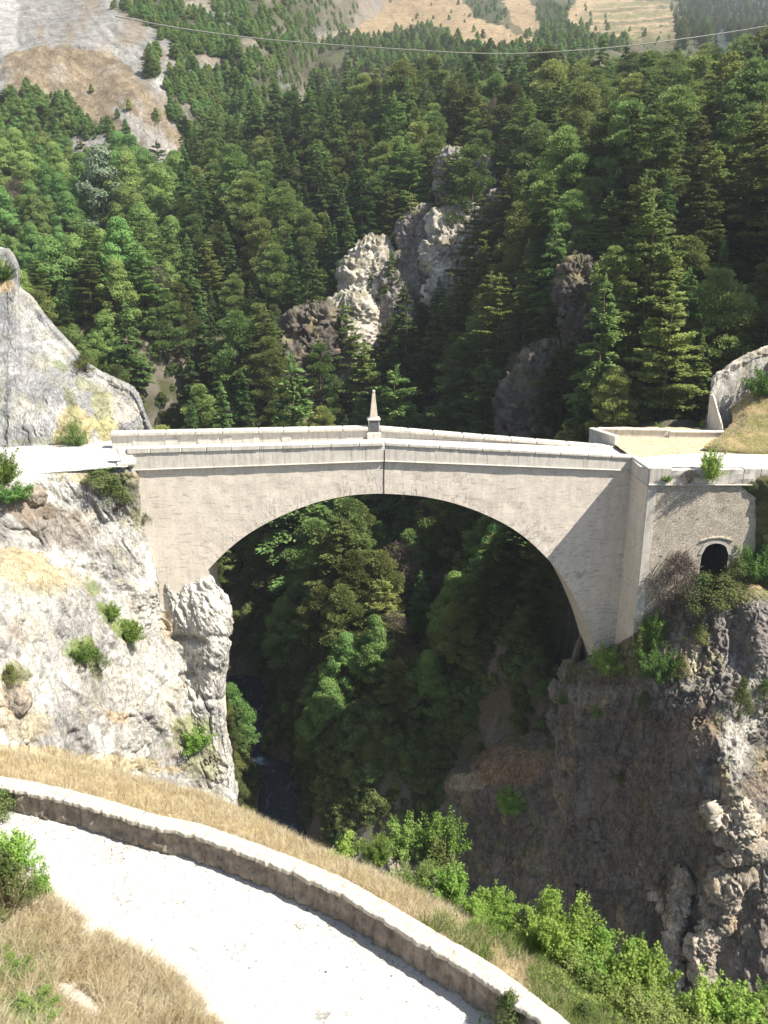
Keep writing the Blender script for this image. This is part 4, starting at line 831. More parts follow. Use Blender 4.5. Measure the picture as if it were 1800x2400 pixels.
# ================================================================== VEGETATION MESHES
def tufts(Pp, A, Bv): 
    V = np.stack([Pp, Pp+A*.45+Bv*.5, Pp+A, Pp+A*.45-Bv*.5], 1).reshape(-1, 3); return V, np.arange(len(V)).reshape(-1, 4)
def unit(v): return v/(np.linalg.norm(v, axis=-1, keepdims=True)+1e-9)
def conifer(H, R, seed, n=7000, droop=.25, base=.1, power=.8, size=(.45, .2), jag=.3, up=.1):
    r = np.random.default_rng(seed); nw = int(H*2.1); boughs = []
    for k in range(nw):
        t = base+(1-base)*(k+r.uniform(-.3, .3))/nw; t = min(max(t, base), .985)
        for j in range(r.integers(4, 7)):
            L = R*((1-t)**power)*(r.uniform(1-jag, 1+jag*.4))*(1 if t > base+.12 else r.uniform(.5, 1)) + .12
            boughs.append((t*H, r.uniform(0, 2*math.pi), L))
    boughs = np.array(boughs); w = boughs[:, 2]**1.35; idx = r.choice(len(boughs), n, p=w/w.sum()); h, az, L = boughs[idx].T
    tt = r.uniform(.12, 1, n)**.75; lat = r.normal(0, .16, n)*L*(1.15-tt); dirv = np.stack([np.cos(az), np.sin(az), 0*az], 1); side = np.stack([-np.sin(az), np.cos(az), 0*az], 1)
    pos = dirv*(L*tt)[:, None]+side*lat[:, None]; pos[:, 2] = h+L*(up*tt-droop*tt**2)+r.normal(0, .06, n)-np.abs(lat)*.2
    a2 = az+np.sign(lat)*r.uniform(.1, .9, n); A = np.stack([np.cos(a2), np.sin(a2), r.uniform(-.25, .45, n)], 1); A = unit(A)
    Bv = unit(np.cross(A, np.stack([r.normal(0, .45, n), r.normal(0, .45, n), np.ones(n)], 1)))
    s = r.uniform(.7, 1.3, n)[:, None]; V, F = tufts(pos, A*size[0]*s, Bv*size[1]*s)
    # leader
    lp = np.stack([r.normal(0, .06, 60), r.normal(0, .06, 60), H*r.uniform(.9, 1.02, 60)], 1); V2, F2 = tufts(lp, unit(np.stack([r.normal(0, .5, 60), r.normal(0, .5, 60), np.ones(60)], 1))*.4, unit(r.normal(size=(60, 3)))*.15)
    return np.r_[V, V2], np.r_[F, F2+len(V)]
def clumpy(H, R, seed, n=7000, nc=70, base=.25, cs=(.55, 1.1), size=(.34, .24), flat=.6, shape=.5, needle=False, top=1.0):
    """rounded crown: foliage pads spread through the outer part of an egg-shaped volume"""
    r = np.random.default_rng(seed); t = r.uniform(0, 1, nc)**.85; az = r.uniform(0, 2*math.pi, nc)
    prof_ = np.sin(np.clip(t*.92+.08, 0, 1)**shape*math.pi)**.7*(1-.15*t); rad = R*prof_*np.sqrt(r.uniform(.12, 1, nc))*r.uniform(.75, 1.15, nc)
    C = np.stack([rad*np.cos(az), rad*np.sin(az), H*(base+(top-base)*t)], 1); cr_ = r.uniform(*cs, nc)
    k = r.choice(nc, n, p=(cr_**2)/(cr_**2).sum()); d = unit(r.normal(size=(n, 3))); d[:, 2] = np.abs(d[:, 2])*np.where(r.random(n) < .75, 1, -1)
    pos = C[k]+d*(cr_[k]*r.uniform(.55, 1.05, n))[:, None]*np.array([1, 1, flat])
    out = unit(d*np.array([1, 1, 1.2])+unit(C[k]*np.array([1, 1, 0])+1e-6)*.4+r.normal(0, .35, (n, 3)))
    if needle: A = out; Bv = unit(np.cross(A, r.normal(size=(n, 3))))
    else:
        A = unit(np.cross(out, r.normal(size=(n, 3)))); Bv = unit(np.cross(out, A))
    s = r.uniform(.6, 1.35, n)[:, None]; V, F = tufts(pos-A*size[0]*.5*s, A*size[0]*s, Bv*size[1]*s); return V, F, C
def trunk_mesh(name, H, r0, seed, limbs=None, lean=.02):
    r = np.random.default_rng(seed); bm = bmesh.new(); n = 9; prev = None; ang = r.uniform(0, 6.3)
    def tube(a, b, ra, rb, k=6, seg=3):
        prev = None; a, b = Vector(a), Vector(b); d = (b-a).normalized(); u = d.orthogonal().normalized(); v = d.cross(u)
        for i in range(seg+1):
            t = i/seg; c = a.lerp(b, t); rr = ra+(rb-ra)*t; ring_ = [bm.verts.new(c+u*rr*math.cos(2*math.pi*j/k)+v*rr*math.sin(2*math.pi*j/k)) for j in range(k)]
            if prev:
                for j in range(k): bm.faces.new((prev[j], prev[(j+1) % k], ring_[(j+1) % k], ring_[j]))
            prev = ring_
    tube((0, 0, -1.2), (math.cos(ang)*lean*H, math.sin(ang)*lean*H, H*.95), r0, .03, 7, 8)
    if limbs is not None:
        for c in limbs[:26]:
            z0 = max(.12*H, c[2]-np.hypot(c[0], c[1])*.55-.4); tube((0, 0, min(z0, H*.9)), c, r0*.32*(1-z0/H)+.02, .015, 4, 2)
    me = bpy.data.meshes.new(name); bm.to_mesh(me); bm.free(); me.materials.append(M_BARK); return me
PROTO = {}
def proto(kind, crown_VF, mat, H, r0, seed, limbs=None):
    V, F = crown_VF; PROTO[kind] = dict(crown=npmesh('crown', V, F, mat), trunk=trunk_mesh('trunk', H, r0, seed, limbs), H=H)
for i in range(2):
    proto('spruce%d' % i, conifer(12, 3.1, 20+i, 19000, .30, .08, .85, (.30, .145), .38, .12), M_SPRUCE, 12, .2, i)
    proto('fir%d' % i, conifer(11, 3.9, 30+i, 21000, .12, .12, .58, (.30, .14), .5, .22), M_PINE, 11, .2, 5+i)
for i in range(3):
    V, F, C = clumpy(10.5, 3.6, 40+i, 21000, 90, .2, (.4, 1.15), (.25, .12), .6, .62, True); proto('pine%d' % i, (V, F), M_PINE, 10.5, .2, 10+i, C)
for i in range(2):
    V, F, C = clumpy(10, 3.6, 50+i, 20000, 120, .1, (.4, 1.15), (.22, .17), .85, .55); proto('broad%d' % i, (V, F), M_BROAD, 10, .17, 20+i, C)
V, F, C = clumpy(9, 3.4, 61, 9000, 70, .12, (.6, 1.2), (.30, .22), .8, .55); proto('silver0', (V, F), M_WHITE, 9, .17, 30, C)
V, F, C = clumpy(8, 2.6, 62, 2600, 60, .25, (.5, 1.0), (.5, .035), .7, .55, True); proto('dead0', (V, F), M_DEAD, 8, .14, 31, C)
# ------------------------------------------------------------------ rock outcrops that break through the wood
OUTC = []
def lump(name, px, py, dd, wpx, hpx, label, colr, seed, depth=.8, sub=6, tilt=0, aniso=(1, 1, .6), group=None, sink=.0, amp=1.0):
    c = P(px, py, dd); f = proj(c)[2]; W_ = wpx/FPX*f/2; Hh = hpx/FPX*f/2; bm = bmesh.new(); bmesh.ops.create_icosphere(bm, subdivisions=sub, radius=1.0)
    me = bpy.data.meshes.new(name); bm.to_mesh(me); bm.free(); V = np.empty(len(me.vertices)*3, np.float32); me.vertices.foreach_get('co', V); V = V.reshape(-1, 3).astype(float); n0 = V.copy()
    V = V*np.array([W_, W_*depth, Hh]); ct, st_ = math.cos(math.radians(tilt)), math.sin(math.radians(tilt)); V = np.stack([V[:, 0]*ct+V[:, 2]*st_, V[:, 1]+V[:, 2]*.35, -V[:, 0]*st_+V[:, 2]*ct], 1)
    Qw = V+c; k = min(W_, Hh)*amp; dsp = rock_disp(.36*k, .34*k, .42*k, .10*k, seed, aniso)(Qw, V); V2 = V+n0*dsp[:, None]
    me.vertices.foreach_set('co', V2.astype(np.float32).ravel()); me.update()
    a = me.color_attributes.new('alb', 'FLOAT_COLOR', 'POINT'); cc = np.ones((len(V), 4), np.float32); cc[:, :3] = colr(Qw, V[:, :2]*0, n0, dsp); a.data.foreach_set('color', cc.ravel()); me.materials.append(M_ROCK)
    o = mobj(name, me, None, c); tag(o, label, 'rock', group); return o
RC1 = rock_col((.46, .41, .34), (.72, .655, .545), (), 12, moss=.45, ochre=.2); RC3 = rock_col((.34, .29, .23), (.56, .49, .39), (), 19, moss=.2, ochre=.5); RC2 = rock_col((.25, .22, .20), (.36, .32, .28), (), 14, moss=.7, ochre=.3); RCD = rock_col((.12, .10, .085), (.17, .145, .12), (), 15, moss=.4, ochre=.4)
def on_ground_d(px, py):
    h = hit(px, py, [BV_H]); return h[1]-CAM[1]
def crag(name, label, d0, blocks, colr, seed, elong=1.5, tilt=14, nb=1, dstep=0.0, group=None, jit=.35):
    """one mass of fractured angular blocks; blocks = (px, py, radius px)"""
    rr = np.random.default_rng(seed); bm = bmesh.new(); c0 = P(blocks[0][0], blocks[0][1], d0); f = proj(c0)[2]
    for bi, (px, py, rp) in enumerate(blocks):
        dd = d0+dstep*bi; ctr = P(px, py, dd)-c0; rad = rp/FPX*f
        for k in range(nb):
            cc = ctr+rr.normal(0, jit*rad, 3)*np.array([1, .6, 1])*(k > 0); rk = rad*(1 if k == 0 else rr.uniform(.35, .75)); n = rr.integers(14, 22)
            pts_ = unit(rr.normal(size=(n, 3)))*rk*rr.uniform(.75, 1.08, (n, 1))*np.array([.85, .8, elong*rr.uniform(.8, 1.15)]); t = math.radians(tilt+rr.normal(0, 9)); ct, st_ = math.cos(t), math.sin(t)
            pts_ = np.stack([pts_[:, 0]*ct+pts_[:, 2]*st_, pts_[:, 1], -pts_[:, 0]*st_+pts_[:, 2]*ct], 1)+cc
            b2 = bmesh.new(); [b2.verts.new(p) for p in pts_]; bmesh.ops.convex_hull(b2, input=list(b2.verts)); bmesh.ops.delete(b2, geom=[v for v in b2.verts if not v.link_faces], context='VERTS')
            bmesh.ops.triangulate(b2, faces=b2.faces); bmesh.ops.subdivide_edges(b2, edges=list(b2.edges), cuts=3 if rk > .5 else 2, use_grid_fill=True); tmp = bpy.data.meshes.new('t'); b2.to_mesh(tmp); b2.free(); bm.from_mesh(tmp); bpy.data.meshes.remove(tmp)
    me = bpy.data.meshes.new(name); bm.to_mesh(me); bm.free(); V = np.empty(len(me.vertices)*3, np.float32); me.vertices.foreach_get('co', V); V = V.reshape(-1, 3).astype(float); nrm = np.empty(len(me.vertices)*3, np.float32); me.vertices.foreach_get('normal', nrm); nrm = nrm.reshape(-1, 3)
    Q = V+c0; k = np.median([b_[2] for b_ in blocks])/FPX*f; dsp = .16*k*fbm(Q/(.55*k)+seed, 3)+.07*k*ridged(Q/(.3*k)+seed, 3)+.03*k*fbm(Q/(.1*k), 2); V2 = V+nrm*dsp[:, None]; me.vertices.foreach_set('co', V2.astype(np.float32).ravel()); me.update()
    a_ = me.color_attributes.new('alb', 'FLOAT_COLOR', 'POINT'); cc = np.ones((len(V), 4), np.float32); cc[:, :3] = colr(Q, V[:, :2]*0, nrm, dsp); a_.data.foreach_set('color', cc.ravel()); me.materials.append(M_ROCK)
    o = mobj(name, me, None, c0); tag(o, label, 'rock', group); return o
def mass(name, label, d0, blocks, colr, seed, depth=.75, amp=1.0, dlean=0.0, group=None, grow=1.0, mat=None):
    """continuous rock mass: a swept body along the block centres, fractured by displacement"""
    B_ = np.array(blocks, float); ctr = P(B_[:, 0], B_[:, 1], d0); f = proj(ctr)[2]; ctr[:, 1] += (ctr[:, 2]-ctr[:, 2].min())*dlean; rad = B_[:, 2]/FPX*f*grow; c0 = ctr.mean(0)
    order_ = np.argsort(B_[:, 1]); lo, hi = (ctr-rad[:, None]).min(0)-1, (ctr+rad[:, None]).max(0)+1
    # implicit union sampled on a sphere of directions around the centre line, top to bottom
    zs_ = np.linspace((ctr[:, 2]+rad*1.05).max(), (ctr[:, 2]-rad*1.05).min(), 110); th = np.linspace(0, 2*math.pi, 120, endpoint=False); V = np.zeros((len(zs_), len(th), 3))
    for i, z in enumerate(zs_):
        w = np.exp(-((ctr[:, 2]-z)/(.7*rad))**2)+1e-6; ax = (ctr*w[:, None]).sum(0)/w.sum(); hz2 = np.maximum(rad**2*1.2-(ctr[:, 2]-z)**2, 0)
        for j, t in enumerate(th):
            d = np.array([math.cos(t), math.sin(t)*depth]); o_ = ctr[:, :2]-ax[:2]; pr = o_@d/ (d@d)**.5; pe2 = (o_**2).sum(1)-pr**2; ok = hz2-pe2; r_ = np.where(ok > 0, pr+np.sqrt(np.maximum(ok, 0)), 0).max(); V[i, j] = (ax[0]+d[0]*max(r_, .02), ax[1]+d[1]*max(r_, .02), z)
    for _ in range(2): V[1:-1] = (V[:-2]+V[1:-1]*2+V[2:])/4; V = (np.roll(V, 1, 1)+2*V+np.roll(V, -1, 1))/4
    Vw = np.concatenate([V, V[:, :1]], 1); nn_ = grid_normals(Vw); outw = Vw-Vw.mean(1, keepdims=True); nn_ *= np.sign((nn_*outw).sum(-1, keepdims=True)+1e-9); Q = Vw.reshape(-1, 3); n_ = nn_.reshape(-1, 3)
    k = float(np.median(rad))*amp; dsp = rock_disp(.30*k, .42*k, .95*k, .10*k, seed, (1.15, 1, .7), 18)(Q, Q)+.10*k*ridged(Q/(.5*k)+seed, 4); dsp = dsp.reshape(Vw.shape[:2]); dsp[:, -1] = dsp[:, 0]; Q = Q+n_*dsp.reshape(-1, 1); Q = Q.reshape(Vw.shape); Q[:, -1] = Q[:, 0]; Q = Q.reshape(-1, 3)
    me = npmesh(name, Q-c0, quads(Vw.shape[:2]), mat or M_ROCK, False, colr(Q, Q[:, :2]*0, n_, dsp)); o = mobj(name, me, None, c0); tag(o, label, 'rock', group); return o
def dense(bl, n=4):
    B_ = np.array(bl, float); return [tuple(b_) for b_ in catmull(B_, (len(B_)-1)*n+1)]
def cragd(name, label, blocks, colr, seed, **k):
    px, py, rp = max(blocks, key=lambda b_: b_[1]); d0 = on_ground_d(px, py+rp*.9)-3; bl = [(x_, y_, r_*1.12) for x_, y_, r_ in blocks]; bl.append((px, py+rp*1.1, rp*1.2)); mass(name, label, d0, bl, colr, seed, dlean=.45)
    for b_ in blocks: OUTC.append((b_[0], b_[1], b_[2]*1.15, b_[2]*1.2))
for lab, bl, cc, kw in [
 ('pale bare crag lowest of the outcrop rocks above the parapet and obelisk', [(800, 850, 36), (775, 815, 42), (815, 800, 48), (790, 760, 44), (830, 745, 40), (770, 775, 34), (845, 800, 34)], RC1, {}),
 ('pale jagged crag in the middle of the wooded outcrop', [(850, 700, 40), (880, 690, 36), (845, 655, 42), (875, 640, 40), (855, 610, 34), (880, 595, 24), (830, 685, 28)], RC1, {}),
 ('grey mossy rock face right of the middle crag', [(935, 720, 34), (950, 690, 36), (965, 660, 30), (930, 670, 30), (950, 630, 26)], RC2, {}),
 ('cream coloured broken rock pillar among the firs', [(1060, 640, 40), (1085, 610, 36), (1040, 600, 38), (1065, 570, 38), (1095, 560, 28), (1050, 535, 32), (1085, 520, 28)], RC1, dict(tilt=-6)),
 ('grey craggy top rock of the wooded outcrop', [(1090, 480, 36), (1120, 470, 36), (1070, 450, 38), (1110, 430, 36), (1080, 405, 34), (1140, 445, 28), (1060, 385, 26)], RC2, dict(tilt=24)),
 ('dark fissured rock left of the cream pillar', [(985, 590, 34), (1000, 560, 38), (970, 545, 30), (1005, 520, 28)], RC2, {}),
 ('small purplish rock face beside the top crag', [(1180, 540, 26), (1165, 510, 30), (1185, 485, 26)], RC2, dict(tilt=0)),
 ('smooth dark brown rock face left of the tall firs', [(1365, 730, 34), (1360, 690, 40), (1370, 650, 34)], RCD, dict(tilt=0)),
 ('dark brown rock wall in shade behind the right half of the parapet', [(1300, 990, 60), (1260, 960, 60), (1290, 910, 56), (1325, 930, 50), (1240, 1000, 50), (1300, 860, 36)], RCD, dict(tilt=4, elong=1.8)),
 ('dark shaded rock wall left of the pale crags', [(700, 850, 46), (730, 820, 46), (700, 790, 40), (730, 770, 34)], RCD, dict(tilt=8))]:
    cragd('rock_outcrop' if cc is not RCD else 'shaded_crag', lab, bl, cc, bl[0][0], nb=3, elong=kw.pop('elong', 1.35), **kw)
for lab, dd, bl, cc, kw in [
 ('left curving sun patch built as a pale rock rib low on the right cliff', 66.5, [(1605, 2068, 18), (1610, 2105, 22), (1600, 2145, 22), (1590, 2185, 24), (1575, 2225, 26), (1565, 2275, 30), (1560, 2330, 32)], RC3, dict(elong=1.25, tilt=4)),
 ('right broad sun patch built as a pale rock rib over the shaded cliff foot', 64.5, [(1735, 2068, 30), (1700, 2095, 28), (1715, 2130, 22), (1675, 2130, 20), (1700, 2170, 24), (1665, 2185, 26), (1650, 2225, 28), (1645, 2280, 30)], RC3, dict(elong=1.2, tilt=30)),
 ('sand coloured knobbly rock modelling a sun patch at the lower ridge end', 65.3, [(1672, 1905, 20), (1700, 1925, 24), (1730, 1900, 28), (1740, 1945, 36), (1700, 1965, 20), (1765, 1985, 30), (1725, 2000, 22), (1700, 2015, 16)], RC3, dict(elong=.95, tilt=20))]:
    mass('sunlit_patch_rib', lab, dd, dense([(x_, y_, r_*.8) for x_, y_, r_ in bl]), cc, bl[0][0], .9, 1.9, .1)  # pale ribs stand in for sunlit patches on the shaded cliff
for i, (px, py, rp) in enumerate([(1640, 1606, 24), (1662, 1640, 26), (1690, 1668, 24), (1722, 1640, 20), (1722, 1705, 26), (1702, 1745, 20), (1716, 1792, 20), (1742, 1826, 16)]):
    crag('boulder', '%s from the top of the white rocks along the right ridge' % ('first', 'second', 'third', 'fourth', 'fifth', 'sixth', 'seventh', 'eighth')[i], 75.2-.9*i, [(px, py, rp*.8)], RC1, px, nb=1, elong=1.35, tilt=30, group='white rocks on the right ridge')
for i, (px, py, rp) in enumerate([(1530, 2100, 14), (1547, 2126, 15), (1560, 2150, 12)]):
    crag('boulder', '%s of the small sun flecks built as pale rock chips left of the curving rib' % ('top', 'middle', 'bottom')[i], 67.5, [(px, py, rp)], RC3, px, nb=1, group='sun flecks built as rock chips by the curving rib')  # pale chips stand in for small flecks of sun
mass('rock_outcrop', 'shaded rock knob carrying the right foot of the arch', 90.5, [(1352, 1590, 30), (1340, 1630, 34), (1368, 1640, 34), (1335, 1690, 40)], RC2, 9, .9, .9, .1)
mass('rock_outcrop', 'small pale knoll with bushes rising behind the dry grass near the centre', 58, [(930, 1995, 30), (955, 2030, 44), (1005, 2035, 44), (990, 2090, 70), (960, 2170, 90), (990, 2290, 110)], RC3, 19, .9, .8, -.15)
for (px, py, dd, rp, lab) in [(1735, 1395, 79.3, 26, 'upright grey squared block on the slope right of the doorway'), (1700, 1475, 77.5, 24, 'pale pointed boulder standing on the dark slope'), (1572, 1397, 80.2, 15, 'pale stone lying at the foot of the rubble wall'), (80, 1160, 76.0, 34, 'smooth pale boulder on the ledge under the upper road'), (45, 1650, 56.5, 44, 'rounded cream boulder at the left edge above the dry grass')]:
    crag('boulder', lab, dd, [(px, py, rp)], RC3, px, nb=1, elong=1.1)
# ------------------------------------------------------------------ planting
def blocked(Q):
    d = Vector(Q)-Vector(CAM); L = d.length; d.normalize()
    for b in BVHS+[BV_B]:
        r = b.ray_cast(Vector(CAM), d)
        if r[0] is not None and r[3] < L-1: return True
    return False
spm = [o for o in bridge.children if o.name.startswith('spandrel_wall')][0]
vb = np.empty(len(spm.data.vertices)*3, np.float32); spm.data.vertices.foreach_get('co', vb); BV_B = BVHTree.FromPolygons(vb.reshape(-1, 3).tolist(), [list(p.vertices) for p in spm.data.polygons])
pts = []; cell = {}; r = np.random.default_rng(5)
cand = np.c_[r.uniform(-125, 130, 60000), r.uniform(18, 318, 60000)]
ch = Hat(cand[:, 0], cand[:, 1]); cpx, cpy, cf = proj(np.c_[cand, ch+5])
for (x, y), h, px, py in zip(cand, ch, cpx, cpy):
    if px < -500 or px > 2300 or h < RIV+2.5: continue
    if x < -24 and y < 34: continue
    if y < 26 and x > 22: continue
    dist = y+84; sp = 3.1+dist*.0080
    if abs(x-np.interp(y, [10, 16, 37, 50, 90], [-15, -15.5, -18.5, -26, -36])) < 5 and h < -44: continue
    key = (int(x//7), int(y//7)); ok = True
    for i in (-1, 0, 1):
        for j in (-1, 0, 1):
            for (a, b) in cell.get((key[0]+i, key[1]+j), ()):
                if (a-x)**2+(b-y)**2 < sp*sp: ok = False
    if not ok: continue
    bad = False
    for (ox, oy, rx, ry) in OUTC:
        if ((px-ox)/(rx*.95))**2+((py-oy)/(ry*.95))**2 < 1: bad = True
    if not bad and 650 < px < 1450 and 330 < py < 1150:
        for hh_ in (3., 8., 12., 15.):
            p2x, p2y, f2_ = proj(np.array([x, y, h+hh_])); mw_ = 1.6/f2_*FPX*(1 if hh_ < 12 else .3)
            for (ox, oy, rx, ry) in OUTC:
                if ((p2x-ox)/(rx+mw_))**2+((p2y-oy)/ry)**2 < 1: bad = True
    if bad and random.random() < .975: continue
    if px > 1000 and px < 1330 and py > 1640: continue
    cell.setdefault(key, []).append((x, y)); pts.append((x, y, h))
pts = np.array(pts); tx, ty, tf = proj(pts+np.array([0, 0, 5.]))
trees = []
for (x, y, h), px, py, f in zip(pts, tx, ty, tf):
    if px < 430 and py < 760: k = random.choice(['broad0', 'broad1', 'broad0', 'broad1', 'fir0']); s = random.uniform(.75, 1.15)
    elif px < 330 and py < 1000: k = random.choice(['broad0', 'pine0', 'spruce1']); s = random.uniform(.7, 1.05)
    elif py > 1150: k = random.choice(['pine0', 'fir0', 'fir1', 'pine1', 'broad1', 'spruce0']); s = random.uniform(.75, 1.1)
    elif px < 900: k = random.choice(['spruce0', 'spruce1', 'fir0', 'pine2', 'pine0', 'spruce1']); s = random.uniform(.75, 1.2)
    else: k = random.choice(['fir0', 'fir1', 'pine0', 'pine1', 'pine2', 'spruce0', 'fir1']); s = random.uniform(.8, 1.25)
    if (1130 < px < 1330 and 330 < py < 520 and random.random() < .4) or random.random() < .012: k = 'dead0'
    if py > 1400: s *= .85
    trees.append([k, x, y, h, s*random.choice((.75, 1, 1, 1.15, 1.25))*(1.3+.4*min(1, max(0, (y-80)/170.))), px, py, f])
specials = [('spruce1', 690, 855, 1010, 'lone light green conical fir just behind the parapet left of the obelisk', 150), ('silver0', 250, 375, 560, 'silvery white leaved tree among the green trees at left', None),
 ('broad0', 675, 1390, 1560, 'sunlit bright green tree beside the dark river seen under the arch', None), ('broad1', 880, 1440, 1600, 'sunlit yellowish green tree in the middle of the arch opening', None), ('spruce0', 985, 1330, 1500, 'pointed fir rising near the centre of the arch opening', None),
 ('fir0', 1150, 1240, 1490, 'tall tree with bare reddish trunk at the right inside the arch', None), ('broad1', 660, 1400, 1500, 'second leafy green tree behind the sunlit one by the river', None),
 ('fir1', 1490, 490, 900, 'biggest sunlit fir of the slope above the right end of the bridge', 124), ('fir0', 1730, 300, 720, 'tall broad fir near the right edge high on the slope', 138), ('spruce0', 945, 690, 1000, 'tall slim fir right of the pale crags and obelisk', 172), ('spruce1', 1015, 730, 1000, 'second slim fir to the right of the obelisk', 170), ('fir0', 930, 870, 1010, 'broad fir directly right of the obelisk', 152)]
SPEC = []
for (k, px, ptop, pbot, lab, dd) in specials:
    g = hit(px, pbot, [BV_H]) if dd is None else P(px, pbot, dd)
    if g is None: continue
    if dd is not None: g[2] = min(g[2], float(Hat(g[0], g[1])))
    f = proj(g)[2]; gy_ = proj(g)[1]; Hm = (gy_-ptop)/FPX*f; SPEC.append((k, g[0], g[1], g[2], Hm/PROTO[k]['H'], lab))
    trees = [t for t in trees if (t[1]-g[0])**2+(t[2]-g[1])**2 > 9 and not (abs(t[5]-px) < 45 and t[7] < f and t[7] > f-18 and t[6] < gy_+30 and t[6] > ptop-40)]
vis = []
for t in trees:
    k, x, y, h, s, px, py, f = t; top = np.array([x, y, h+PROTO[k]['H']*s*.93]); qx, qy, _ = proj(top)
    v = -40 < qx < 1840 and -60 < qy < 2400 and not (blocked(top) and blocked((x, y, h+PROTO[k]['H']*s*.6)))
    if v:  # hidden by the hill itself?
        d = Vector(top)-Vector(CAM); rr = BV_H.ray_cast(Vector(CAM), d.normalized()); v = rr[0] is None or rr[3] > d.length-3
    vis.append(v)
order = sorted([i for i in range(len(trees)) if vis[i]], key=lambda i: -trees[i][4]/trees[i][7]); big = set(order[:285])
def plant(k, x, y, h, s, label, group, rz, name):
    pr = PROTO[k]; e = empty(name, (x, y, h), rz, label, 'tree', group); e.scale = (s*random.uniform(.9, 1.12), s*random.uniform(.9, 1.12), s)
    mobj('trunk', pr['trunk'], e); mobj('crown', pr['crown'], e); return e
NM = {'spr': 'spruce_tree', 'fir': 'fir_tree', 'pin': 'pine_tree', 'bro': 'leafy_tree', 'sil': 'leafy_tree', 'dea': 'bare_tree'}
for (k, x, y, h, s, lab) in SPEC: plant(k, x, y, h, s, lab, None, random.uniform(0, 6), NM[k[:3]])
LAB = []
for i in order[:285]:
    k, x, y, h, s, px, py, f = trees[i]; sp = NM[k[:3]].replace('_tree', '')
    if py > 1120:
        hz = 'near the left rock' if px < 680 else 'in the middle' if px < 960 else 'near the right pier'
        vt = 'high up' if py < 1300 else 'midway' if py < 1430 else 'low'
        reg = '%s %s under the bridge' % (vt, hz)
    else:
        hz = 'over the left rock' if px < 330 else 'over the left bridge end' if px < 560 else 'left of the pale crags' if px < 760 else 'around the pale crags' if px < 1130 else 'over the right bridge half' if px < 1400 else 'over the sandy court' if px < 1620 else 'at the right edge'
        vt = 'just above the parapet' if py > 820 else 'low in the wood' if py > 620 else 'midway up' if py > 420 else 'high in the wood'
        reg = '%s %s' % (vt, hz)
    reg = reg[:]
    adj = {'spruce': ('tall narrow' if s > 1.15 else 'small narrow'), 'fir': ('tall broad' if s > 1.2 else 'small broad'), 'pine': ('big rounded' if s > 1.2 else 'small rounded'), 'leafy': 'light green', 'bare': 'leafless brown'}[sp]
    LAB.append((adj, sp, reg, i))
ORD = ['leftmost', 'second', 'third', 'fourth', 'fifth', 'sixth', 'seventh', 'eighth', 'ninth', 'tenth', 'eleventh', 'twelfth', 'thirteenth', 'fourteenth', 'fifteenth', 'sixteenth', 'seventeenth', 'eighteenth', 'nineteenth', 'twentieth']
for adj, sp, reg, i in LAB:
    k, x, y, h, s, px, py, f = trees[i]; same = sorted([trees[m[3]][5] for m in LAB if m[:3] == (adj, sp, reg)]); n_ = same.index(px)
    lab = '%s %s tree %s' % (adj, sp, reg) if len(same) == 1 else ('leftmost %s %s tree %s' % (adj, sp, reg) if n_ == 0 else ('rightmost %s %s tree %s' % (adj, sp, reg) if n_ == len(same)-1 else '%s %s %s from the left, %s' % (ORD[min(n_, 19)], adj, sp, reg)))
    plant(k, x, y, h, s, lab, '%s trees %s' % (sp, reg), random.uniform(0, 6.28), NM[k[:3]])
rest = [trees[i] for i in range(len(trees)) if i not in big]
print('TREES', len(trees), 'visible', len(order), 'rest', len(rest))
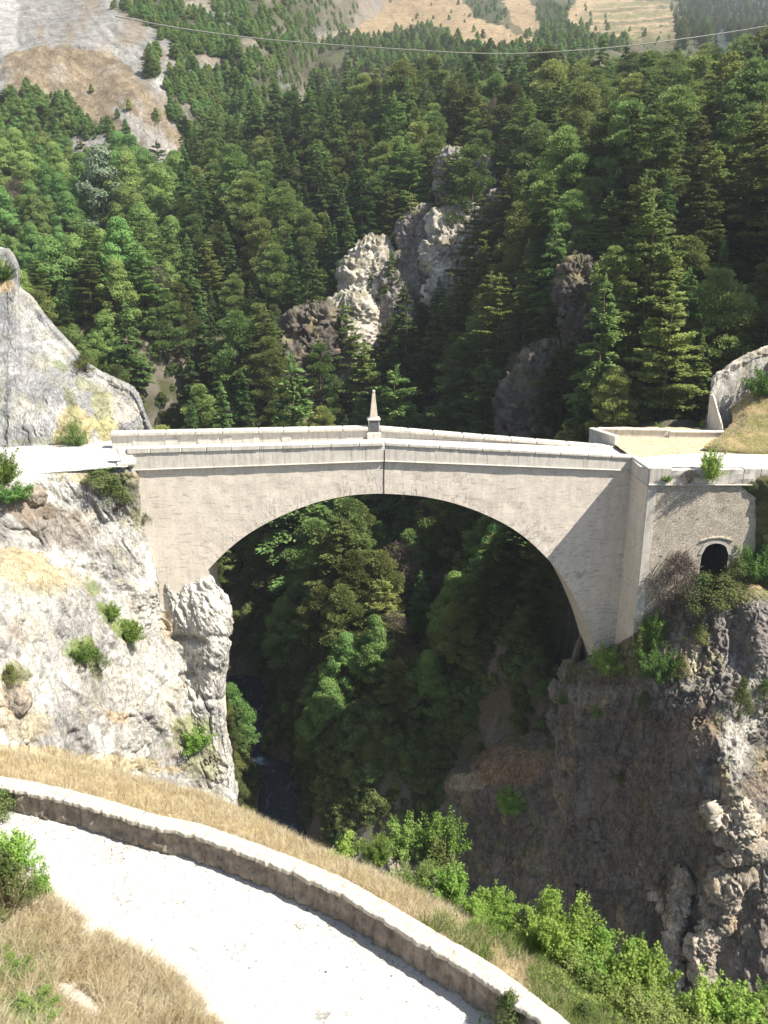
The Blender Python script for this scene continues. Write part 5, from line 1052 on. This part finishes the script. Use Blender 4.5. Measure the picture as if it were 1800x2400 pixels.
def stuff_instances(name, items, label):
    """one object: instanced crowns and trunks; items = (kind, x, y, z, scale)"""
    kinds = sorted(set(i[0] for i in items)); me = bpy.data.meshes.new(name); me.vertices.add(len(items)); me.vertices.foreach_set('co', np.array([i[1:4] for i in items], np.float32).ravel())
    a = me.attributes.new('kind', 'INT', 'POINT'); a.data.foreach_set('value', [kinds.index(i[0]) for i in items])
    a = me.attributes.new('sc', 'FLOAT', 'POINT'); a.data.foreach_set('value', [i[4] for i in items])
    o = mobj(name, me); tag(o, label, None, None, 'stuff'); ng = bpy.data.node_groups.new(name, 'GeometryNodeTree')
    ng.interface.new_socket('Geometry', in_out='INPUT', socket_type='NodeSocketGeometry'); ng.interface.new_socket('Geometry', in_out='OUTPUT', socket_type='NodeSocketGeometry')
    gi = ng.nodes.new('NodeGroupInput'); go = ng.nodes.new('NodeGroupOutput'); jn = ng.nodes.new('GeometryNodeJoinGeometry')
    na = ng.nodes.new('GeometryNodeInputNamedAttribute'); na.data_type = 'INT'; na.inputs[0].default_value = 'kind'; ns = ng.nodes.new('GeometryNodeInputNamedAttribute'); ns.data_type = 'FLOAT'; ns.inputs[0].default_value = 'sc'
    rv = ng.nodes.new('FunctionNodeRandomValue'); rv.data_type = 'FLOAT_VECTOR'; rv.inputs[0].default_value = (0, 0, 0); rv.inputs[1].default_value = (.06, .06, 6.28)
    for ki, k in enumerate(kinds):
        cm = ng.nodes.new('FunctionNodeCompare'); cm.data_type = 'INT'; cm.operation = 'EQUAL'; ng.links.new(na.outputs['Attribute'], cm.inputs[2]); cm.inputs[3].default_value = ki
        src = [c for c in COL.objects if c.type == 'MESH' and c.data in (PROTO[k]['crown'], PROTO[k]['trunk'])]
        for me_ in (PROTO[k]['crown'], PROTO[k]['trunk']):
            so = next((c for c in COL.objects if c.type == 'MESH' and c.data == me_), None)
            if so is None: continue
            oi = ng.nodes.new('GeometryNodeObjectInfo'); oi.inputs[0].default_value = so
            if 'As Instance' in oi.inputs: oi.inputs['As Instance'].default_value = False
            ip = ng.nodes.new('GeometryNodeInstanceOnPoints'); ng.links.new(gi.outputs[0], ip.inputs['Points']); ng.links.new(cm.outputs[0], ip.inputs['Selection']); ng.links.new(oi.outputs['Geometry'], ip.inputs['Instance'])
            ng.links.new(rv.outputs[0], ip.inputs['Rotation']); ng.links.new(ns.outputs['Attribute'], ip.inputs['Scale']); ng.links.new(ip.outputs[0], jn.inputs[0])
    ng.links.new(jn.outputs[0], go.inputs[0]); md = o.modifiers.new('plants', 'NODES'); md.node_group = ng; return o
stuff_instances('distant_wood', [(t[0], t[1], t[2], t[3], t[4]) for t in rest], 'mass of farther trees filling the wood between the nearer ones')
# far scrub on the mountains
items = []
def sample(G, U, vegs, n, smin, smax, avoid=None, kinds=('broad0', 'broad1', 'fir0'), border=1.0):
    f = G.reshape(-1, 3); u = U.reshape(-1, 2); c = r.integers(0, len(f), 900000)[:400000]; uu = u[c]; keep = np.zeros(len(c), bool); w = .5*fbm(np.c_[uu/45, 0*uu[:, :1]+3], 3)
    for v in vegs: keep |= blob(uu, v[0], v[1], v[2]*border, v[3]*border, w, v[4]) > .5
    keep &= (uu[:, 1] > -60) & (uu[:, 0] > -60) & (uu[:, 0] < 1860)
    if avoid: keep &= inpoly(uu, avoid) < .5
    if G is GJ: keep &= (sum(inpoly(uu, q_) for q_ in TANP) < .5) | (np.random.default_rng(2).random(len(c)) < .10)
    c = c[keep]; 
    if len(c) == 0: return
    dist = f[c, 1]-CAM[1]; p = 1/dist**0.5; c = r.choice(c, min(n, len(c)), p=p/p.sum(), replace=False)
    for i in c: items.append((kinds[r.integers(len(kinds))], *(f[i]+(0, 0, -.4)), r.uniform(smin, smax)))
sample(GI, UI, VEGL, 1500, .2, .62, None, ('broad0', 'broad1')); sample(GI, UI, [(60, 330, 130, 90, 0), (380, 330, 60, 40, 0)], 260, .5, .9, SLAB); sample(GI, UI, [(640, 360, 160, 80, 0)], 90, .5, .8, None, ('broad0', 'broad1'))
sample(GJ, UJ, VEGR, 1000, .3, .7, None, ('broad0', 'broad1', 'pine0')); sample(GJ, UJ, [(1700, 40, 150, 70, 0)], 700, .6, 1.1, None, ('fir0', 'spruce0')); sample(GJ, UJ, [(1300, 60, 700, 120, 0)], 350, .15, .35)
sample(GJ, UJ, [(1250, 160, 120, 30, 0), (900, 200, 300, 60, 0)], 260, .5, .8)
# few single bushes on the ochre slope are things of their own
HI = lambda px, py: GI.reshape(-1, 3)[np.argmin(((UI.reshape(-1, 2)-(px, py))**2).sum(1))]
for (px, py, s, k, lab) in [(352, 190, .95, 'fir1', 'single dark conical bush at the top right corner of the ochre slope'), (217, 228, .32, 'broad0', 'small dark bush alone in the middle of the ochre slope'), (278, 285, .35, 'broad1', 'left one of the green bushes low on the ochre slope'), (305, 268, .42, 'broad0', 'upper one of the green bushes low on the ochre slope'), (360, 290, .5, 'broad1', 'wide bright bush low on the ochre slope')]:
    g = HI(px, py); plant(k, g[0], g[1], g[2]-.3, s, lab, None, random.uniform(0, 6), 'hillside_bush')
stuff_instances('mountain_scrub', items, 'scattered scrub and small trees on the mountainsides far behind')
# ------------------------------------------------------------------ bushes
BPR = {}
def bushproto(k, H, R, n, nc, size, mat, seed, cs, flat=.9, needle=False):
    V, F, C = clumpy(H, R, seed, n, nc, .1, cs, size, flat, .5, needle, .95); V += .05*np.repeat(np.random.default_rng(seed).normal(size=(len(V)//4, 3)), 4, 0)*(np.random.default_rng(seed+1).random((len(V)//4, 1)) < .4).repeat(4, 0); me = npmesh('leaves', V, F, mat)
    bm = bmesh.new(); rr = random.Random(seed)
    for c in C[:24]:
        a = Vector((rr.uniform(-.05, .05), rr.uniform(-.05, .05), -.1)); b = Vector([float(x) for x in c]); d = (b-a).normalized(); u = d.orthogonal().normalized()*.014*H; v = d.cross(u)
        ra = [bm.verts.new(a+u*math.cos(t)+v*math.sin(t)) for t in (0, 2.1, 4.2)]; rb = [bm.verts.new(b+(u*math.cos(t)+v*math.sin(t))*.25) for t in (0, 2.1, 4.2)]
        for j in range(3): bm.faces.new((ra[j], ra[(j+1) % 3], rb[(j+1) % 3], rb[j]))
    ms = bpy.data.meshes.new('stems'); bm.to_mesh(ms); bm.free(); ms.materials.append(M_BARK); BPR[k] = (me, ms, H, R)
def shrubproto(k, H, R, ns, nl, size, mat, seed, mn=.35):
    r = np.random.default_rng(seed); Ps, As, stems = [], [], []
    for i in range(ns):
        az = r.uniform(0, 6.28); out = R*r.uniform(.15, 1)**.7; hh = H*r.uniform(mn, 1)*(1-.35*out/R); c1 = r.normal(0, .08, 2)
        def pt(t): t = np.asarray(t, float); return np.stack([np.cos(az)*out*t**.8+c1[0]*t**2*H, np.sin(az)*out*t**.8+c1[1]*t**2*H, hh*(t**.9)-.12*H*np.maximum(t-.6, 0)*(out/R)], -1)
        t = r.uniform(.18, 1.03, nl); p = pt(t)+unit(r.normal(size=(nl, 3)))*(r.uniform(.01, .20, nl)*H*(1.25-.9*t))[:, None]; p[:, 2] = np.maximum(p[:, 2], .02); Ps.append(p); As.append(np.tile([np.cos(az), np.sin(az), .6], (nl, 1))); stems.append(pt(np.linspace(0, 1, 5)))
    Pp = np.concatenate(Ps); n = len(Pp); A = unit(np.concatenate(As)*.2+r.normal(0, .9, (n, 3))); Bv = unit(np.cross(A, unit(np.c_[r.normal(0, .5, (n, 2)), np.ones(n)]))); sz = r.uniform(.55, 1.3, n)[:, None]
    V, F = tufts(Pp, A*size[0]*sz, Bv*size[1]*sz); me = npmesh('leaves', V, F, mat); SV, SF = [], []
    for p in stems:
        for j in range(5):
            w = .008*H*(1-j/5.5); o_ = len(SV); SV += [p[j]+(w, 0, 0), p[j]+(-w*.5, w*.87, 0), p[j]+(-w*.5, -w*.87, 0)]
            if j: SF += [(o_-3+q_, o_-3+(q_+1) % 3, o_+(q_+1) % 3, o_+q_) for q_ in range(3)]
    BPR[k] = (me, npmesh('stems', np.array(SV), SF, M_BARK), H, R)
shrubproto('leafy', 1.0, .55, 48, 170, (.048, .034), M_BUSH, 1, .3); shrubproto('leafy2', 1.0, .7, 52, 160, (.048, .032), M_BUSH4, 2, .25); shrubproto('big', 1.0, .6, 60, 260, (.035, .024), M_BUSH, 3, .3); shrubproto('sprig', 1.0, .4, 11, 130, (.05, .034), M_BUSH, 6, .5); shrubproto('loose', 1.0, .75, 60, 110, (.055, .022), M_BUSH3, 8, .25)
bushproto('dull', 1.0, .62, 3000, 40, (.055, .03), M_BUSH2, 4, (.12, .22)); bushproto('grey', 1.0, .7, 3600, 50, (.12, .01), M_SHRUBGREY, 5, (.1, .22), .9, True)
def bush(k, g, h, w, label, group=None, name='bush'):
    me, ms, H, R = BPR[k]; e = empty(name, g, random.uniform(0, 6.28), label, 'bush', group); e.scale = (w/(2*R), w/(2*R), h/H); mobj('leaves', me, e); mobj('stems', ms, e); return e
def bush_px(k, px, py, wpx, hpx, label, d=None, z=None, group=None, name='bush', sink=.03):
    g = hit(px, py) if d is None and z is None else (PZ(px, py, z) if z is not None else P(px, py, d))
    if g is None: return
    f = proj(g)[2]; w, h = wpx/FPX*f, hpx/FPX*f; return bush(k, g-(0, 0, sink*h), h, w, label, group, name)
for a in [
 ('leafy',12,1132,80,110,'green bush at the left edge below the upper road'),('leafy2',30,1170,110,50,'low green bush spreading on the ledge under the upper road'),('leafy',70,1168,40,34,'little green bush beside a pale boulder near the left edge'),
 ('loose',178,1042,84,80,'olive straw coloured bush at the foot of the grey rock by the road'),('leafy2',245,868,60,44,'bright green bush on the shoulder of the grey rock above the road'),('dull',200,872,80,40,'dull green scrub on the rock shoulder left of the bright bush'),('leafy2',8,655,60,50,'green bush on top of the grey rock at the left edge'),
 ('dull',270,1190,90,70,'dark green bush hanging under the left bridge end'),('dull',235,1140,110,40,'brownish scrub on the brink below the upper road'),('leafy',300,1500,80,66,'green bush in the cleft of the white cliff'),('leafy2',262,1445,60,44,'small green bush above the cleft in the white cliff'),('leafy2',190,1545,80,60,'bright green tuft on the smooth grey cliff'),('dull',230,1575,60,60,'dull bush right of the bright tuft on the cliff'),
 ('dull',30,1610,60,54,'olive bush near the left edge of the cliff'),('leafy',460,1750,90,70,'green bush low on the cliff corner by the gorge'),('dull',345,1235,28,50,'dark plant in the crack where bridge meets rock'),
 ('grey',1580,1425,150,130,'grey dead thicket against the foot of the rubble wall'),('dull',1640,1440,130,100,'soft green bush right of the grey thicket'),('leafy',1532,1505,80,100,'bright green bush below the corner of the abutment'),('dull',1690,1425,130,80,'grey green scrub below the arched doorway'),('leafy2',1765,1355,110,120,'dark green bush right of the arched doorway'),('dull',1722,1375,80,70,'brown dry scrub beside the doorway'),
 ('sprig',1500,1560,50,130,'thin bright climbing plant at the foot of the wing wall'),('leafy2',1545,1590,110,110,'feathery green bush on the crest of the right cliff'),('leafy',1425,1575,90,90,'green bush at the right foot of the arch'),('dull',1635,1510,70,50,'yellow green cushion plant on the rocky crest'),('sprig',1318,1650,60,50,'bright green sprig left of the right cliff edge'),('sprig',1405,1680,50,50,'green sprig hanging on the dark cliff under the arch foot'),('dull',1510,1660,50,46,'small plant in a crack of the dark cliff'),
 ('dull',1590,1590,60,60,'olive scrub beside the rubble on the crest'),('dull',1730,1690,60,110,'green strip of scrub on the sunlit rocks at right'),('dull',1790,1640,60,50,'yellowish scrub on the pale rocks at the right edge'),('dull',1455,1840,40,34,'dark plant on the shaded cliff face'),
 ('leafy2',1794,925,110,90,'green bush before the broken wall end at the upper right'),('leafy2',1706,946,44,40,'small green bush at the foot of the broken wall end'),
 ('leafy',1200,1900,90,70,'dark green bush in the shade of the right cliff'),
]: bush_px(*a)
for a in [('leafy',1664,1122,58,100,yK+84-.35,'bright green shrub growing on the ledge of the abutment'),('leafy2',1562,1128,30,22,yK+84-.2,'tiny round green plant at the left end of the abutment ledge'),('sprig',1545,1008,30,24,102,'tiny green plant behind the low court wall'),('sprig',1645,1006,26,34,101,'pointed little green plant behind the low court wall near the broken wall'),
 ('grey',1615,1128,60,26,yK+84-.3,'grey dry plant hanging on the abutment ledge')]:
    bush_px(a[0], a[1], a[2], a[3], a[4], a[6], d=a[5])
for a in [('leafy',1035,2010,120,160,56.5,'green bush on the little knoll nearest the centre of the gorge'),('leafy2',945,2000,130,110,56.8,'light green bush on the left of the little knoll'),('dull',1020,2075,130,130,55.6,'dull green bush low on the little knoll between the bright ones'),('loose',960,2085,130,80,55.4,'grassy plants on the front of the little knoll')]:
    bush_px(a[0], a[1], a[2], a[3], a[4], a[6], d=a[5])
for i, (px, py, w, h, dd) in enumerate([(538,1660,36,50,90),(548,1725,44,70,89),(556,1795,50,70,88),(562,1850,50,60,86),(575,1900,60,50,85)]):
    bush_px('dull', px, py+30, w, h, ['uppermost', 'second', 'middle', 'fourth', 'lowest'][i]+' of the dark bushes between the white cliff and the river', d=dd, group='bushes between the white cliff and the river')
FG = [('sprig',800,2015,110,75,'lone yellowish green sprig in the dry grass left of the other bushes'),('leafy2',885,2015,90,75,'small dark green bush at the brink of the gorge'),
 ('loose',975,2085,150,80,'low loose green plants leftmost of the row along the brink'),('leafy',1060,2110,110,120,'pale green bush second in the row along the brink'),('big',1150,2175,150,120,'leafy green shrub in the row along the brink'),('sprig',1160,2150,60,130,'thin upright shoot above the row of bushes'),
 ('big',1310,2240,200,200,'taller green shrub standing highest in the middle of the row'),('loose',1230,2220,170,100,'low shrub at the foot of the taller middle shrub'),('big',1420,2310,190,160,'dense green shrub right of the taller middle one'),('sprig',1495,2290,60,160,'slender shoot sticking up over the right shrubs'),('leafy',1490,2350,180,210,'leafy green shrub with ragged top at the lower right of the row'),
 ('loose',1370,2350,220,110,'low leafy herbs by the dry grass at the bottom'),('dull',1370,2400,90,60,'brownish green cushion at the edge of the dry grass'),('loose',1620,2430,240,120,'yellowish green herbs at the bottom right'),('sprig',1640,2390,110,190,'tall loose green plant at the bottom right'),('loose',1520,2440,260,120,'dull green herbs at the bottom edge'),
 ('leafy',1740,2420,170,140,'leafy green shrub near the bottom right corner'),('leafy2',1810,2400,160,120,'green shrub in the bottom right corner'),('loose',1700,2480,300,140,'grassy dull green herbs along the bottom edge at right'),('sprig',1400,2270,60,150,'light green shoot above the dense shrub')]
for (k, px, py, w, h, lab) in FG:
    g = hit(px, py, [BVHS[-2]]); 
    if g is None: g = PZ(px, py, 5.9)
    f = proj(g)[2]; bush(k, g-(0, 0, .05), h/FPX*f, w/FPX*f, lab)
for (k, px, py, w, h, lab) in [('dull',25,2150,140,180,'grey green flowering bush at the left edge of the white road'),('leafy',30,2040,120,130,'pale leafy bush hanging over the road at the left edge'),('sprig',100,2105,90,120,'thin leafy sprig leaning over the white road'),('dull',10,1905,110,60,'low green bush in front of the roadside wall at the left edge'),
   ('leafy',20,2290,110,60,'low green plant in the dry grass at the left edge'),('leafy2',60,2400,170,60,'green plants in the bottom left corner'),('dull',1190,2420,120,110,'moss green plant growing against the roadside wall')]:
    g = hit(px, py, [BVHS[-1]]) if px < 1000 and py > 1950 else PZ(px, py, ZR)
    if g is None: g = PZ(px, py, 7.1)
    f = proj(g)[2]; bush(k, g, h/FPX*f, w/FPX*f, lab)
V, F, C = clumpy(1.6, 1.5, 77, 1500, 22, .0, (.3, .6), (.22, .13), .8, .5, False, .95); PROTO['under0'] = dict(crown=npmesh('leaves', V, F, M_UND), trunk=trunk_mesh('stem', 1.0, .05, 3), H=1.6)
g = hit(830, 1650, [BV_H]); e = empty('undergrowth_bush', g, 0, 'dark low bush on the shaded slope right of the river', 'bush'); mobj('leaves', PROTO['under0']['crown'], e); mobj('stem', PROTO['under0']['trunk'], e)
cu = np.c_[r.uniform(-95, 100, 52000), r.uniform(-30, 250, 52000)]; hu = Hat(cu[:, 0], cu[:, 1]); ux, uy, uf = proj(np.c_[cu, hu]); keep = (ux > -60) & (ux < 1860) & (uy > 150) & (uy < 2000) & (hu > RIV+.8) & ~((cu[:, 1] < 26) & (np.abs(cu[:, 0]-40) < 17)) & (r.random(len(cu)) < np.where(cu[:, 1] < 70, 1, .45))
keep &= fbm(np.c_[cu, hu]*.12, 3) > -.35
stuff_instances('undergrowth', [('under0', x, y, z-.2, s_) for (x, y), z, s_ in zip(cu[keep], hu[keep], r.uniform(.5, 1.5, keep.sum()))], 'dense undergrowth covering the ground between the trees of the slope')
# ------------------------------------------------------------------ grass
def blades(pts, hmin, hmax, wid, seed, lean=(.25, -.1), spread=.35):
    r = np.random.default_rng(seed); n = len(pts); h = r.uniform(hmin, hmax, n)[:, None]; az = r.uniform(0, 6.28, n); side = np.stack([np.cos(az), np.sin(az), 0*az], 1)*wid
    d1 = np.c_[r.normal(lean[0], spread, n), r.normal(lean[1], spread, n), np.ones(n)]; d1 = unit(d1); d2 = unit(d1+np.c_[d1[:, :2]*1.1, -.25*np.ones(n)])
    m = pts+d1*h*.55; t = m+d2*h*.5; V = np.stack([pts-side*.5, pts+side*.5, m+side*.35, t, m-side*.35], 1).reshape(-1, 3)
    b = np.arange(n)[:, None]*5; return V, np.concatenate([b+np.array([[0, 1, 2, 4]]), b+np.array([[4, 2, 3, 3]])], 0)
def tri_blades(pts, *a, **k):
    V, F = blades(pts, *a, **k); n = len(pts); b = np.arange(n)[:, None]*5; F = np.concatenate([b+np.array([[0, 1, 2]]), b+np.array([[0, 2, 4]]), b+np.array([[4, 2, 3]])], 0); return V, F
def grid_sample(G, n, mask, seed):
    r = np.random.default_rng(seed); a, b = G.shape[:2]; i = r.integers(0, a-1, n*3); j = r.integers(0, b-1, n*3); u = r.random((n*3, 1)); v = r.random((n*3, 1))
    Q = G[i, j]*(1-u)*(1-v)+G[i+1, j]*u*(1-v)+G[i, j+1]*(1-u)*v+G[i+1, j+1]*u*v; x, y, f = proj(Q); m = mask(x, y, Q); return Q[m][:n]
def clumpmask(Q, s, thr): return fbm(Q*s, 3) > thr
q1 = grid_sample(GBk[:40], 110000, lambda x, y, Q: (x > -80) & (x < 1900) & (y < 2500) & (fbm(Q*2.2, 3) > -.5) & (Q[:, 2] > 5.6), 1)
V, F = tri_blades(q1, .08, .34, .010, 2, (.18, -.05)); tag(mobj('dry_grass', npmesh('dry_grass', V, F, M_GRASSD)), 'long dry straw coloured grass behind the roadside wall', kind='stuff')
q2 = grid_sample(GI2, 60000, lambda x, y, Q: (x > -80) & (y < 2500) & (y > 1900) & (fbm(Q*1.8, 3) > -.35) & (blob(np.stack([x, y], 1), 185, 2345, 70, 24, None, 35) < .4), 3)
V, F = tri_blades(q2, .15, .55, .012, 4, (.35, -.1)); tag(mobj('dry_grass', npmesh('dry_grass', V, F, M_GRASSD)), 'dry grass leaning over the edge of the white road at the lower left', kind='stuff')
q3 = grid_sample(GBk[:46], 42000, lambda x, y, Q: (x > 980) & (x < 1950) & (fbm(Q*1.1, 3)+1.2*sstep(1100, 1500, x) > .15) & (y > 2100), 5)
q4 = grid_sample(GI2, 9000, lambda x, y, Q: (x < 130) & (y > 2200), 7)
V, F = tri_blades(np.r_[q3, q4], .15, .5, .014, 6, (.1, 0)); tag(mobj('green_grass', npmesh('green_grass', V, F, M_GRASSG)), 'green grass and herbs under the shrubs on the bank', kind='stuff')
q5 = grid_sample(GC, 26000, lambda x, y, Q: (x > -40) & ((blob(np.stack([x, y], 1), 60, 1345, 150, 40, None, 6) > .3) | (blob(np.stack([x, y], 1), 240, 1125, 120, 16, None, 0) > .4)) & (fbm(Q*.8, 3) > -.2), 8)
q6 = grid_sample(GM, 9000, lambda x, y, Q: (x > 1660) & (y < 1060) & (fbm(Q*.8, 3) > -.3), 9)
V, F = tri_blades(np.r_[q5, q6], .15, .4, .035, 9, (.1, 0)); tag(mobj('dry_grass', npmesh('dry_grass', V, F, M_GRASSD)), 'short dry grass on the cliff ledges and the mound', kind='stuff')
# loose gravel along the road edges
gp = []; rg = np.random.default_rng(21)
for i in range(1500):
    j = rg.integers(60, 600); o_ = -abs(rg.normal(0, .35))-.03 if rg.random() < .5 else -rg.uniform(.2, 5.5); gp.append((*(wb[j]+wn_[j]*o_), ZR+.004))
gp = np.array(gp); rs = rg.uniform(.006, .022, len(gp))*np.where(rg.random(len(gp)) < .06, 1.9, 1); OC = np.array([(1, 0, 0), (0, 1, 0), (-1, 0, 0), (0, -1, 0), (0, 0, .7), (0, 0, -.4)])
V = gp[:, None]+OC[None]*rs[:, None, None]*rg.uniform(.6, 1.3, (len(gp), 6, 1)); F = np.arange(len(gp))[:, None, None]*6+np.array([(0, 1, 4), (1, 2, 4), (2, 3, 4), (3, 0, 4), (1, 0, 5), (2, 1, 5), (3, 2, 5), (0, 3, 5)])[None]
tag(mobj('loose_gravel', npmesh('loose_gravel', V.reshape(-1, 3), F.reshape(-1, 3), M_WALLF)), 'small loose stones scattered on the white road', kind='stuff')
# ------------------------------------------------------------------ cable across the valley
cp = [P(270, 38, 330), P(420, 66, 300), P(620, 92, 270), P(900, 113, 235), P(1160, 126, 215), P(1350, 118, 205), P(1500, 104, 200), P(1680, 80, 198), P(1830, 56, 196)]
cv = catmull(np.array(cp), 60); ringn = 6; V = []
for i, c in enumerate(cv):
    for k in range(ringn): V.append(c+np.array([0, math.cos(k*math.pi/3), math.sin(k*math.pi/3)])*np.interp(i, [0, 25, 59], [.24, .12, .09]))
F = [(i*ringn+k, i*ringn+(k+1) % ringn, (i+1)*ringn+(k+1) % ringn, (i+1)*ringn+k) for i in range(59) for k in range(ringn)]
tag(mobj('valley_cable', npmesh('valley_cable', np.array(V), F, M_CABLE, True)), 'long pale cable sagging across the valley above the wood', 'cable')
# ------------------------------------------------------------------ thin summer haze
bm = bmesh.new(); bmesh.ops.create_cube(bm, size=1.0)
for v in bm.verts: v.co = Vector((v.co.x*3400+200, v.co.y*2900+1300, -66 if v.co.z < 0 else 1560))
me = bpy.data.meshes.new('haze'); bm.to_mesh(me); bm.free(); hm = bpy.data.materials.new('haze_air'); hm.use_nodes = True; hn = hm.node_tree; hn.nodes.clear()
ho = hn.nodes.new('ShaderNodeOutputMaterial'); hv = hn.nodes.new('ShaderNodeVolumePrincipled'); hv.inputs['Color'].default_value = (.86, .92, 1, 1); hv.inputs['Density'].default_value = .0002; hv.inputs['Anisotropy'].default_value = .2
hn.links.new(hv.outputs[0], ho.inputs['Volume']); me.materials.append(hm); hz_ = mobj('haze', me); tag(hz_, kind='stuff')
